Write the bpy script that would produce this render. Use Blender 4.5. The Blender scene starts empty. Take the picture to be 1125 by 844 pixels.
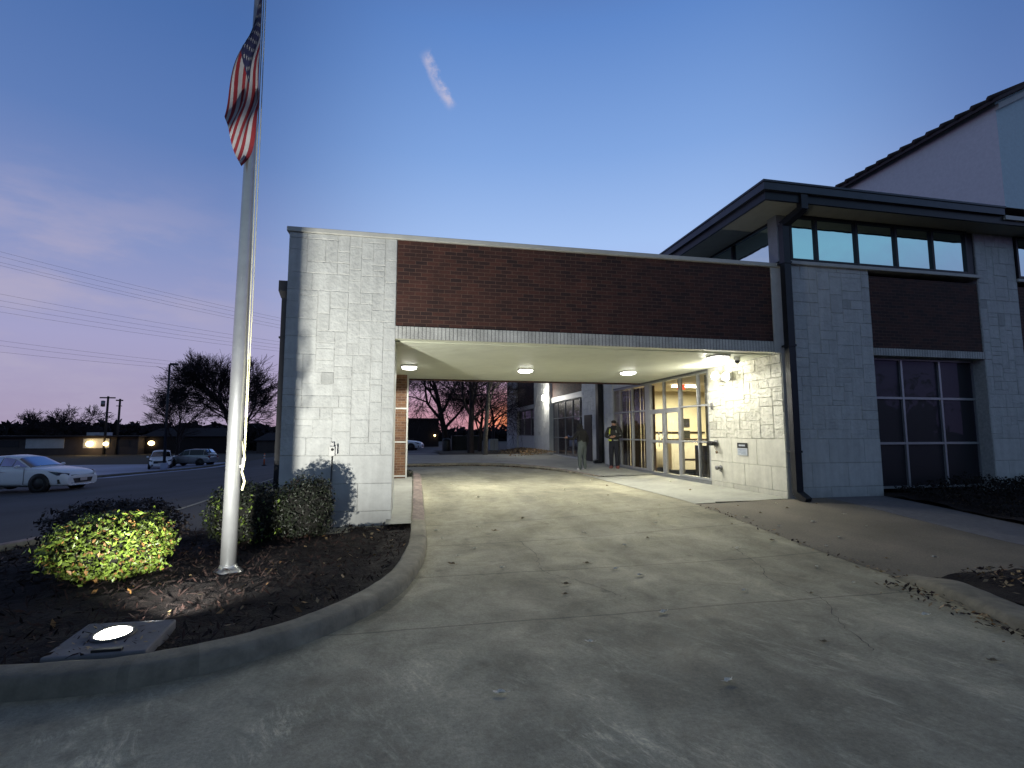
import bpy, bmesh, math, random
from mathutils import Vector, Matrix, noise as mnoise
R = math.radians
sc = bpy.context.scene
col = sc.collection
LOC = {}

# ------------------------------------------------------------------ helpers
def ss(x, a, b):
    t = min(1.0, max(0.0, (x - a) / (b - a)))
    return t * t * (3 - 2 * t)

def ground(x, y):
    k = ss(x, 0, 6); a = .25 * ss(y, 6.5 - 2*k, 13.5 - 4.3*k) * (1 - ss(-x, .5, 5)) + .05 * ss(x, 5, 8) * (1 - ss(y, 30, 40))
    a -= .42 * ss(y, 28, 52)
    left = ss(-x, 3, 9) * (-.04 * min(-x, 24) - .009 * min(max(y, 0), 60))
    return a + left

class MB:
    """collects faces, builds one mesh object with metre-scaled box UVs and a tint attribute"""
    def __init__(s):
        s.v = []; s.f = []; s.m = []; s.t = []; s.sm = []
    def face(s, pts, mi=0, tint=1.0, smooth=False):
        b = len(s.v); s.v += [tuple(p) for p in pts]
        s.f.append(tuple(range(b, b + len(pts)))); s.m.append(mi); s.t.append(tint); s.sm.append(smooth)
    def raw(s, verts, faces, mi=0, tint=1.0, smooth=False):
        b = len(s.v); s.v += [tuple(p) for p in verts]
        for f in faces:
            s.f.append(tuple(b + i for i in f)); s.m.append(mi); s.t.append(tint); s.sm.append(smooth)
    def box(s, x0, x1, y0, y1, z0, z1, mi=0, tint=1.0):
        if x0 > x1: x0, x1 = x1, x0
        if y0 > y1: y0, y1 = y1, y0
        if z0 > z1: z0, z1 = z1, z0
        v = [(x0,y0,z0),(x1,y0,z0),(x1,y1,z0),(x0,y1,z0),(x0,y0,z1),(x1,y0,z1),(x1,y1,z1),(x0,y1,z1)]
        s.raw(v, [(0,3,2,1),(4,5,6,7),(0,1,5,4),(1,2,6,5),(2,3,7,6),(3,0,4,7)], mi, tint)
    def tube(s, path, radii, n=8, mi=0, tint=1.0, cap=True, smooth=True):
        path = [Vector(p) for p in path]
        if not isinstance(radii, (list, tuple)): radii = [radii] * len(path)
        vs = []; fs = []
        prev = None
        for i, p in enumerate(path):
            d = (path[min(i+1, len(path)-1)] - path[max(i-1, 0)])
            if d.length < 1e-9: d = Vector((0,0,1))
            d.normalize()
            if prev is None:
                up = Vector((0,0,1)) if abs(d.z) < .9 else Vector((1,0,0))
                a = d.cross(up).normalized()
            else:
                a = prev - d * prev.dot(d)
                a = a.normalized() if a.length > 1e-6 else d.orthogonal().normalized()
            prev = a
            b = d.cross(a)
            for k in range(n):
                an = 2 * math.pi * k / n
                vs.append(p + (a * math.cos(an) + b * math.sin(an)) * radii[i])
        for i in range(len(path) - 1):
            for k in range(n):
                k2 = (k + 1) % n
                fs.append((i*n+k, i*n+k2, (i+1)*n+k2, (i+1)*n+k))
        if cap:
            fs.append(tuple(reversed(range(n)))); fs.append(tuple((len(path)-1)*n + k for k in range(n)))
        s.raw(vs, fs, mi, tint, smooth)
    def lathe(s, c, prof, n=16, axis='z', mi=0, tint=1.0, smooth=True):
        """prof: list of (r, h) along axis from c"""
        vs = []; fs = []
        for r, h in prof:
            for k in range(n):
                an = 2*math.pi*k/n; x = r*math.cos(an); y = r*math.sin(an)
                if axis == 'z': p = (c[0]+x, c[1]+y, c[2]+h)
                elif axis == 'y': p = (c[0]+x, c[1]+h, c[2]+y)
                else: p = (c[0]+h, c[1]+x, c[2]+y)
                vs.append(p)
        for i in range(len(prof)-1):
            for k in range(n):
                k2 = (k+1) % n
                f = (i*n+k, i*n+k2, (i+1)*n+k2, (i+1)*n+k)
                fs.append(f if axis == 'z' else f[::-1])
        a = tuple(range(n)); b = tuple((len(prof)-1)*n+k for k in range(n))
        fs += [a[::-1], b] if axis == 'z' else [a, b[::-1]]
        s.raw(vs, fs, mi, tint, smooth)
    def ball(s, c, r, n=10, mi=0, tint=1.0):
        rx, ry, rz = r if isinstance(r, (tuple, list)) else (r, r, r)
        vs = []; fs = []; m = max(4, n//2 + 1)
        for i in range(m+1):
            th = math.pi*i/m
            for k in range(n):
                an = 2*math.pi*k/n
                vs.append((c[0]+rx*math.sin(th)*math.cos(an), c[1]+ry*math.sin(th)*math.sin(an), c[2]-rz*math.cos(th)))
        for i in range(m):
            for k in range(n):
                k2 = (k+1) % n; fs.append((i*n+k, i*n+k2, (i+1)*n+k2, (i+1)*n+k))
        s.raw(vs, fs, mi, tint, True)
    def build(s, name, mats, parent=None, bevel=0, kind=None, recalc=False):
        me = bpy.data.meshes.new(name)
        off = Vector(LOC.get(parent.name, (0,0,0))) if parent else Vector((0,0,0))
        me.from_pydata([tuple(Vector(p) - off) for p in s.v], [], s.f)
        if not isinstance(mats, (list, tuple)): mats = [mats]
        for m in mats: me.materials.append(m)
        me.polygons.foreach_set('material_index', s.m)
        me.polygons.foreach_set('use_smooth', s.sm)
        me.color_attributes.new('tint', 'FLOAT_COLOR', 'CORNER')
        me.uv_layers.new(name='UVMap')
        uvd = [0.0] * (2 * len(me.loops)); cd = [1.0] * (4 * len(me.loops))
        for p in me.polygons:
            n = p.normal; t = s.t[p.index]
            ax_ = 0 if abs(n.x) >= abs(n.y) and abs(n.x) >= abs(n.z) else (1 if abs(n.y) >= abs(n.z) else 2)
            for li in p.loop_indices:
                c = s.v[me.loops[li].vertex_index]
                u, v = ((c[1], c[2]), (c[0], c[2]), (c[0], c[1]))[ax_]
                uvd[2*li] = u; uvd[2*li+1] = v
                cd[4*li] = cd[4*li+1] = cd[4*li+2] = t
        me.uv_layers['UVMap'].data.foreach_set('uv', uvd); me.color_attributes['tint'].data.foreach_set('color', cd)
        if recalc:
            bm = bmesh.new(); bm.from_mesh(me); bmesh.ops.recalc_face_normals(bm, faces=bm.faces); bm.to_mesh(me); bm.free()
        me.update()
        o = bpy.data.objects.new(name, me); col.objects.link(o)
        if parent: o.parent = parent
        LOC[o.name] = tuple(off)
        if bevel:
            md = o.modifiers.new('bevel', 'BEVEL'); md.width = bevel; md.segments = 2; md.limit_method = 'ANGLE'; md.angle_limit = R(40)
        if kind: o['kind'] = kind
        return o

def tag(o, label=None, cat=None, group=None):
    if label: o['label'] = label
    if cat: o['category'] = cat
    if group: o['group'] = group
    return o

def thing(name, label, cat, loc=(0,0,0), group=None):
    o = bpy.data.objects.new(name, None); col.objects.link(o)
    o.location = loc; o.empty_display_size = .2
    LOC[o.name] = tuple(loc)
    return tag(o, label, cat, group)

def children(o): return [c for c in bpy.data.objects if c.parent == o]
def copy_tree(o, parent=None):
    c = o.copy(); col.objects.link(c)
    if parent: c.parent = parent
    for ch in children(o): copy_tree(ch, c)
    return c

# ------------------------------------------------------------------ materials
def node_mat(name):
    m = bpy.data.materials.new(name); m.use_nodes = True
    nt = m.node_tree; b = nt.nodes['Principled BSDF']
    return m, nt, b
def N(nt, t, **kw):
    n = nt.nodes.new(t)
    for k, v in kw.items():
        if k in n.inputs: n.inputs[k].default_value = v
        else: setattr(n, k, v)
    return n
def L(nt, a, b): nt.links.new(a, b)
def rgb(c): return (c[0], c[1], c[2], 1)

def mat(name, c, rough=.6, var=.25, scale=6, bump=.0, bscale=None, metal=0, spec=.5, tint=False, coord='Object', var2=0, scale2=1.0):
    m, nt, b = node_mat(name)
    b.inputs['Roughness'].default_value = rough; b.inputs['Metallic'].default_value = metal
    b.inputs['Specular IOR Level'].default_value = spec
    tc = N(nt, 'ShaderNodeTexCoord')
    ns = N(nt, 'ShaderNodeTexNoise', Scale=scale, Detail=6.0, Roughness=.65); L(nt, tc.outputs[coord], ns.inputs['Vector'])
    mr = N(nt, 'ShaderNodeMapRange'); mr.inputs['From Min'].default_value = .25; mr.inputs['From Max'].default_value = .75
    mr.inputs['To Min'].default_value = 1 - var; mr.inputs['To Max'].default_value = 1 + var
    L(nt, ns.outputs['Fac'], mr.inputs['Value'])
    fac = mr.outputs['Result']
    if var2:
        n2 = N(nt, 'ShaderNodeTexNoise', Scale=scale2, Detail=4.0); L(nt, tc.outputs[coord], n2.inputs['Vector'])
        m2 = N(nt, 'ShaderNodeMapRange'); m2.inputs['From Min'].default_value = .3; m2.inputs['From Max'].default_value = .7
        m2.inputs['To Min'].default_value = 1 - var2; m2.inputs['To Max'].default_value = 1 + var2
        L(nt, n2.outputs['Fac'], m2.inputs['Value'])
        mu = N(nt, 'ShaderNodeMath', operation='MULTIPLY'); L(nt, fac, mu.inputs[0]); L(nt, m2.outputs['Result'], mu.inputs[1]); fac = mu.outputs[0]
    if tint:
        at = N(nt, 'ShaderNodeAttribute', attribute_name='tint')
        mu = N(nt, 'ShaderNodeMath', operation='MULTIPLY'); L(nt, fac, mu.inputs[0]); L(nt, at.outputs['Fac'], mu.inputs[1]); fac = mu.outputs[0]
    vm = N(nt, 'ShaderNodeVectorMath', operation='SCALE'); vm.inputs[0].default_value = c[:3]
    L(nt, fac, vm.inputs['Scale']); L(nt, vm.outputs['Vector'], b.inputs['Base Color'])
    if bump:
        nb = N(nt, 'ShaderNodeTexNoise', Scale=bscale or scale*4, Detail=8.0, Roughness=.6); L(nt, tc.outputs[coord], nb.inputs['Vector'])
        bp = N(nt, 'ShaderNodeBump', Strength=1.0, Distance=bump); L(nt, nb.outputs['Fac'], bp.inputs['Height']); L(nt, bp.outputs['Normal'], b.inputs['Normal'])
    return m

def emit_mat(name, c, strength):
    m, nt, b = node_mat(name)
    tc = N(nt, 'ShaderNodeTexCoord'); ns = N(nt, 'ShaderNodeTexNoise', Scale=8.0); L(nt, tc.outputs['Object'], ns.inputs['Vector'])
    mr = N(nt, 'ShaderNodeMapRange'); mr.inputs['To Min'].default_value = strength*.9; mr.inputs['To Max'].default_value = strength*1.1
    L(nt, ns.outputs['Fac'], mr.inputs['Value']); L(nt, mr.outputs['Result'], b.inputs['Emission Strength'])
    b.inputs['Base Color'].default_value = rgb(c); b.inputs['Emission Color'].default_value = rgb(c)
    return m

def brick_mat(name, c1, c2, mortar, bw=.205, rh=.07, ms=.010, offset=.5, rough=.75, bump=.004):
    m, nt, b = node_mat(name)
    uv = N(nt, 'ShaderNodeTexCoord')
    br = N(nt, 'ShaderNodeTexBrick', Scale=1.0, offset=offset, squash=1.0)
    br.inputs['Brick Width'].default_value = bw; br.inputs['Row Height'].default_value = rh
    br.inputs['Mortar Size'].default_value = ms*.5; br.inputs['Mortar Smooth'].default_value = .15; br.inputs['Bias'].default_value = -.1
    br.inputs['Color1'].default_value = rgb(c1); br.inputs['Color2'].default_value = rgb(c2); br.inputs['Mortar'].default_value = rgb(mortar)
    L(nt, uv.outputs['UV'], br.inputs['Vector'])
    ns = N(nt, 'ShaderNodeTexNoise', Scale=3.0, Detail=5.0); L(nt, uv.outputs['Object'], ns.inputs['Vector'])
    nf = N(nt, 'ShaderNodeTexNoise', Scale=60.0, Detail=4.0); L(nt, uv.outputs['Object'], nf.inputs['Vector'])
    ad = N(nt, 'ShaderNodeMath', operation='ADD'); L(nt, ns.outputs['Fac'], ad.inputs[0]); L(nt, nf.outputs['Fac'], ad.inputs[1])
    mr = N(nt, 'ShaderNodeMapRange'); mr.inputs['From Min'].default_value = .6; mr.inputs['From Max'].default_value = 1.4
    mr.inputs['To Min'].default_value = .55; mr.inputs['To Max'].default_value = 1.45; L(nt, ad.outputs[0], mr.inputs['Value'])
    vm = N(nt, 'ShaderNodeVectorMath', operation='SCALE'); L(nt, br.outputs['Color'], vm.inputs[0]); L(nt, mr.outputs['Result'], vm.inputs['Scale'])
    L(nt, vm.outputs['Vector'], b.inputs['Base Color']); b.inputs['Roughness'].default_value = rough
    iv = N(nt, 'ShaderNodeMath', operation='SUBTRACT'); iv.inputs[0].default_value = 1.0; L(nt, br.outputs['Fac'], iv.inputs[1])
    a2 = N(nt, 'ShaderNodeMath', operation='MULTIPLY_ADD'); L(nt, nf.outputs['Fac'], a2.inputs[0]); a2.inputs[1].default_value = .25; L(nt, iv.outputs[0], a2.inputs[2])
    bp = N(nt, 'ShaderNodeBump', Strength=1.0, Distance=bump); L(nt, a2.outputs[0], bp.inputs['Height']); L(nt, bp.outputs['Normal'], b.inputs['Normal'])
    return m

def glass_mat(name, body, gloss=(1,1,1), refl=.08, see=0.0, rough=.02, wav=.0006):
    """body colour behind a reflecting face; see = how clear the pane is"""
    m, nt, b = node_mat(name)
    out = nt.nodes['Material Output']
    tc = N(nt, 'ShaderNodeTexCoord')
    ns = N(nt, 'ShaderNodeTexNoise', Scale=1.3, Detail=2.0); L(nt, tc.outputs['Object'], ns.inputs['Vector'])
    bp = N(nt, 'ShaderNodeBump', Strength=1.0, Distance=wav*10); L(nt, ns.outputs['Fac'], bp.inputs['Height'])
    gl = N(nt, 'ShaderNodeBsdfGlossy', Color=rgb(gloss), Roughness=rough); L(nt, bp.outputs['Normal'], gl.inputs['Normal'])
    fr = N(nt, 'ShaderNodeFresnel', IOR=1.5)
    ad = N(nt, 'ShaderNodeMath', operation='ADD', use_clamp=True); L(nt, fr.outputs['Fac'], ad.inputs[0]); ad.inputs[1].default_value = refl
    mx = N(nt, 'ShaderNodeMixShader'); L(nt, ad.outputs[0], mx.inputs['Fac'])
    if see:
        tr = N(nt, 'ShaderNodeBsdfTransparent', Color=rgb(body)); L(nt, tr.outputs[0], mx.inputs[1])
    else:
        b.inputs['Base Color'].default_value = rgb(body); b.inputs['Roughness'].default_value = .5; L(nt, b.outputs[0], mx.inputs[1])
    L(nt, gl.outputs[0], mx.inputs[2]); L(nt, mx.outputs[0], out.inputs['Surface'])
    return m

# stone: tinted per block with rock-face bump
def stone_mat(name, c, bump=.012, bscale=14):
    m, nt, b = node_mat(name)
    tc = N(nt, 'ShaderNodeTexCoord')
    at = N(nt, 'ShaderNodeAttribute', attribute_name='tint')
    n1 = N(nt, 'ShaderNodeTexNoise', Scale=5.0, Detail=8.0, Roughness=.7); L(nt, tc.outputs['Object'], n1.inputs['Vector'])
    mr = N(nt, 'ShaderNodeMapRange'); mr.inputs['From Min'].default_value = .3; mr.inputs['From Max'].default_value = .7
    mr.inputs['To Min'].default_value = .86; mr.inputs['To Max'].default_value = 1.1; L(nt, n1.outputs['Fac'], mr.inputs['Value'])
    mu = N(nt, 'ShaderNodeMath', operation='MULTIPLY'); L(nt, mr.outputs['Result'], mu.inputs[0]); L(nt, at.outputs['Fac'], mu.inputs[1])
    # darker towards the ground
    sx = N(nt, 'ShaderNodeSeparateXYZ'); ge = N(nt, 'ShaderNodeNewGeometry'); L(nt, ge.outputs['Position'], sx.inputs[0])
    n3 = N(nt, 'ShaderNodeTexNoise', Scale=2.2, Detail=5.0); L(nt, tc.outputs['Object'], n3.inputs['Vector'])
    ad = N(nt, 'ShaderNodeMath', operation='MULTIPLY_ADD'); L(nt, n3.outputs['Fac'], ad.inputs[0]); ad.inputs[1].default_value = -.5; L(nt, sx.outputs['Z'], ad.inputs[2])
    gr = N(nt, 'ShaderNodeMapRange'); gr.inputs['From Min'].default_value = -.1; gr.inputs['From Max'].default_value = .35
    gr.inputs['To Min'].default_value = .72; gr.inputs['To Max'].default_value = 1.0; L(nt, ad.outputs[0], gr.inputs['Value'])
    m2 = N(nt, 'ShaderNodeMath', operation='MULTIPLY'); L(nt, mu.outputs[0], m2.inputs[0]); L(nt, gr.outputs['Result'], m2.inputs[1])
    mp = N(nt, 'ShaderNodeMapping'); mp.inputs['Scale'].default_value = (5,5,.45); L(nt, ge.outputs['Position'], mp.inputs['Vector'])
    n4 = N(nt, 'ShaderNodeTexNoise', Scale=1.5, Detail=6.0, Roughness=.6); L(nt, mp.outputs['Vector'], n4.inputs['Vector'])
    r4 = N(nt, 'ShaderNodeMapRange'); r4.inputs['From Min'].default_value = .32; r4.inputs['From Max'].default_value = .6; r4.inputs['To Min'].default_value = .89; r4.inputs['To Max'].default_value = 1.03
    L(nt, n4.outputs['Fac'], r4.inputs['Value'])
    m3 = N(nt, 'ShaderNodeMath', operation='MULTIPLY'); L(nt, m2.outputs[0], m3.inputs[0]); L(nt, r4.outputs['Result'], m3.inputs[1]); m2 = m3
    vm = N(nt, 'ShaderNodeVectorMath', operation='SCALE'); vm.inputs[0].default_value = c; L(nt, m2.outputs[0], vm.inputs['Scale'])
    L(nt, vm.outputs['Vector'], b.inputs['Base Color']); b.inputs['Roughness'].default_value = .62
    n2 = N(nt, 'ShaderNodeTexNoise', Scale=bscale, Detail=7.0, Roughness=.55); L(nt, tc.outputs['Object'], n2.inputs['Vector'])
    bp = N(nt, 'ShaderNodeBump', Strength=1.0, Distance=bump); L(nt, n2.outputs['Fac'], bp.inputs['Height']); L(nt, bp.outputs['Normal'], b.inputs['Normal'])
    return m

M = {}
M['stone'] = stone_mat('painted_rock_face_stone', (.56,.57,.545), .020, 15)
M['stone_rough'] = stone_mat('lit_rock_face_stone', (.60,.585,.505), .055, 9)  # warm lamplight tint is put into this copy of the stone colour
M['stone_lit_smooth'] = stone_mat('lit_smooth_block', (.60,.585,.505), .003, 30)  # smooth block copy with the same lamplight warmth in its colour
M['stone_smooth'] = stone_mat('painted_smooth_block', (.56,.57,.545), .002, 30)
M['joint'] = mat('stone_joint', (.46,.46,.44), .8, .3, 20)
M['brick'] = brick_mat('dark_red_brick', (.066,.022,.014), (.019,.008,.007), (.115,.064,.047))
M['brick_tan'] = brick_mat('tan_brick', (.20,.10,.05), (.11,.05,.028), (.26,.20,.15))
M['soldier'] = brick_mat('white_soldier_course', (.52,.52,.49), (.46,.46,.43), (.20,.20,.19), bw=.068, rh=5.0, ms=.014, offset=0)
M['coping'] = mat('pale_metal_coping', (.50,.50,.46), .45, .12, 5)
M['soffit'] = mat('cream_soffit_panel', (.62,.64,.53), .45, .06, 3, var2=.06, scale2=.8)
M['trim'] = mat('white_trim', (.58,.58,.55), .5, .08, 6)
M['bronze'] = mat('dark_bronze_metal', (.016,.017,.022), .4, .25, 6, metal=.3)
M['gutter'] = mat('dark_blue_grey_gutter', (.045,.05,.065), .35, .2, 4, metal=.3)
M['eave'] = mat('eave_soffit_board', (.34,.33,.27), .7, .12, 5)
M['stucco'] = mat('pale_stucco', (.78,.76,.76), .85, .08, 9, bump=.004, bscale=60)
M['stucco_sky_lit'] = mat('sky_lit_blue_green_stucco', (.66,.82,.86), .85, .08, 9, bump=.004, bscale=60)  # front wall's bluish sky light is put into this stucco colour
M['tile'] = mat('dark_roof_tile', (.045,.03,.028), .7, .35, 5)
M['alum'] = mat('silver_window_frame', (.42,.43,.44), .35, .1, 6, metal=.5)
M['alum_dark'] = mat('dull_window_frame', (.20,.21,.22), .45, .15, 6, metal=.3)
M['glass_dark'] = glass_mat('dark_window_glass', (.005,.004,.008), (.3,.3,.42), .01)
M['glass_sky'] = glass_mat('coated_clerestory_glass', (.006,.008,.01), (.80,1.0,1.0), .85)
M['glass_clear'] = glass_mat('clear_storefront_glass', (.86,.88,.86), (.9,.92,1), .05, see=1)
M['glass_wing'] = glass_mat('reflective_wing_glass', (.008,.007,.009), (.9,.85,.9), .14)
M['concrete_light'] = mat('clean_concrete', (.33,.33,.29), .8, .15, 7, bump=.002, bscale=90, var2=.16, scale2=1.3)
M['kerb'] = mat('kerb_concrete', (.25,.23,.17), .85, .3, 9, bump=.004, bscale=50, tint=True, var2=.25, scale2=2.0)
M['aggregate'] = mat('brown_exposed_aggregate', (.17,.15,.115), .85, .4, 60, bump=.003, bscale=140, var2=.25, scale2=.9)
M['path'] = mat('grey_path_concrete', (.16,.16,.17), .85, .2, 12, bump=.002, bscale=90)
M['asphalt'] = mat('asphalt', (.062,.062,.068), .9, .3, 40, bump=.003, bscale=160, var2=.25, scale2=.35)
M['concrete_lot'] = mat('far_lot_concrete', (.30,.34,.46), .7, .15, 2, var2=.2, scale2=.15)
M['dirt'] = mat('dry_winter_grass', (.040,.034,.022), .95, .5, 5, bump=.03, bscale=12)
M['mulch'] = mat('dark_mulch', (.010,.0045,.0036), .95, .6, 14, bump=.03, bscale=34)
M['mulch_chip'] = mat('mulch_chip', (.026,.010,.007), .9, .6, 9, tint=True)
M['leaf_dry'] = mat('dry_leaf', (.30,.22,.12), .8, .35, 22, tint=True)
M['leaf_pale'] = mat('pale_dry_leaf', (.85,.80,.66), .8, .25, 22, tint=True)
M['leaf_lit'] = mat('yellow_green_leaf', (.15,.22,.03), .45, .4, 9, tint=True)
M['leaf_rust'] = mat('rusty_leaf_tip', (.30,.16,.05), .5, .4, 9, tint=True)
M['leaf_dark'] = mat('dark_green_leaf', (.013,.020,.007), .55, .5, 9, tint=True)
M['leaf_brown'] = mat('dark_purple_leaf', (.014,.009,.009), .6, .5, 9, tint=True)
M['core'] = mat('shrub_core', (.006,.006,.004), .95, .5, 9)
M['steel'] = mat('brushed_flagpole_metal', (.34,.35,.36), .32, .12, 5, metal=.75)
M['flag_red'] = mat('flag_red_cloth', (.17,.008,.016), .8, .15, 8)
M['flag_white'] = mat('flag_white_cloth', (.30,.30,.32), .8, .12, 8)
M['flag_blue'] = mat('flag_blue_cloth', (.012,.014,.055), .8, .2, 8)
M['rope'] = mat('pale_rope', (.50,.48,.30), .9, .2, 30)
M['bark'] = mat('grey_bark', (.10,.088,.07), .9, .4, 14, bump=.01, bscale=24)
M['bark_dark'] = mat('dark_bark', (.022,.016,.017), .95, .4, 8)
M['twig'] = mat('dark_twig', (.020,.014,.015), .95, .4, 8)
M['wood_far'] = mat('far_thicket', (.012,.009,.012), 1, .5, 3)
M['led'] = emit_mat('white_lamp_lens', (1.0,.99,.93), 14)
M['flood_lens'] = emit_mat('flood_lens_glow', (1.0,.98,.82), 30)
M['housing'] = mat('white_lamp_housing', (.6,.6,.57), .5, .08, 9)
M['black'] = mat('black_plastic', (.012,.012,.013), .5, .3, 9)
M['dark_grey'] = mat('dark_grey_metal', (.05,.05,.055), .5, .25, 9, metal=.4)
M['brass'] = mat('dull_brass', (.20,.15,.09), .4, .25, 14, metal=.8)
M['grey_metal'] = mat('grey_cast_metal', (.22,.22,.22), .45, .2, 14, metal=.7)
M['car_white'] = mat('white_car_paint', (.80,.82,.86), .22, .04, 2)
M['car_silver'] = mat('silver_car_paint', (.34,.35,.37), .25, .06, 2, metal=.4)
M['car_glass'] = glass_mat('car_glass', (.004,.005,.008), (.45,.5,.62), -.03)
M['tyre'] = mat('tyre_rubber', (.012,.012,.013), .85, .3, 12)
M['rim'] = mat('alloy_rim', (.10,.10,.11), .35, .2, 9, metal=.7)
M['chrome'] = mat('bright_trim', (.55,.57,.6), .2, .05, 9, metal=.9)
M['plate'] = mat('licence_plate', (.55,.5,.5), .5, .1, 30)
M['tail'] = mat('red_tail_lamp', (.22,.012,.012), .3, .1, 9)
M['head'] = mat('headlamp_lens', (.03,.035,.05), .12, .2, 9)
M['amber'] = emit_mat('warm_lamp_glow', (1.0,.72,.32), 9)
M['warm_wall'] = mat('lamp_lit_wall', (.42,.36,.28), .9, .15, 1)
M['far_white'] = mat('far_white_panel', (.40,.42,.44), .8, .15, 1)
M['far_brown'] = mat('far_brown_wall', (.055,.045,.045), .9, .25, 1)
M['far_dark'] = mat('far_dark_wall', (.014,.010,.012), .95, .3, 1)
M['pole_wood'] = mat('dark_wooden_pole', (.03,.024,.022), .9, .3, 6)
M['wire'] = mat('dark_cable', (.10,.09,.13), .7, .2, 3)
M['cream'] = mat('cream_lobby_wall', (.72,.66,.50), .8, .06, 2)
M['lobby_floor'] = mat('lobby_floor_tile', (.42,.35,.24), .35, .15, 3)
M['lobby_white'] = mat('white_counter', (.66,.62,.52), .5, .05, 3)
M['wood_dark'] = mat('dark_wood', (.035,.022,.015), .45, .3, 8)
M['curtain'] = mat('brown_curtain', (.14,.09,.045), .9, .25, 4)
M['picture'] = mat('dark_picture', (.03,.032,.03), .4, .5, 14)
M['exit_red'] = emit_mat('red_sign_glow', (.9,.12,.05), 1.6)
M['tube'] = emit_mat('fluorescent_tube', (1.0,.93,.72), 14)
M['sign_black'] = mat('sign_black', (.012,.012,.013), .5, .1, 9)
M['sign_white'] = mat('sign_white', (.44,.47,.52), .5, .05, 9)
M['sign_blue'] = mat('sign_grey_blue', (.20,.25,.34), .5, .05, 9)
M['door_dark'] = mat('dark_metal_door', (.012,.010,.012), .5, .2, 5)
M['cone'] = mat('orange_plastic', (.55,.12,.05), .6, .15, 9)
M['cloth_black'] = mat('black_hoodie', (.006,.006,.007), .95, .3, 20)
M['cloth_jeans'] = mat('grey_green_jeans', (.065,.08,.08), .95, .25, 16)
M['cloth_navy'] = mat('dark_navy_trousers', (.010,.011,.018), .95, .25, 16)
M['cloth_jacket'] = mat('black_work_jacket', (.016,.017,.016), .9, .5, 24)
M['hi_vis'] = mat('yellow_reflective_tape', (.55,.62,.08), .5, .15, 20)
M['tape_grey'] = mat('grey_reflective_tape', (.22,.23,.22), .5, .3, 20)
M['skin'] = mat('skin', (.34,.19,.13), .6, .12, 20)
M['hair'] = mat('dark_hair', (.012,.009,.008), .8, .3, 40)
M['shoe_white'] = mat('white_shoe', (.52,.50,.50), .7, .1, 20)
M['shoe_red'] = mat('rusty_shoe', (.20,.07,.06), .7, .2, 20)
M['shoe_black'] = mat('black_shoe', (.01,.01,.01), .7, .2, 20)
M['paint_line'] = mat('worn_line_paint', (.30,.29,.24), .8, .4, 9)
M['crack'] = mat('dark_crack', (.10,.095,.08), .95, .4, 20)
M['cover'] = mat('dark_ground_cover', (.010,.008,.007), .9, .5, 9, tint=True)
M['green_box'] = mat('dark_green_steel', (.014,.018,.016), .6, .3, 4)

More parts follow.
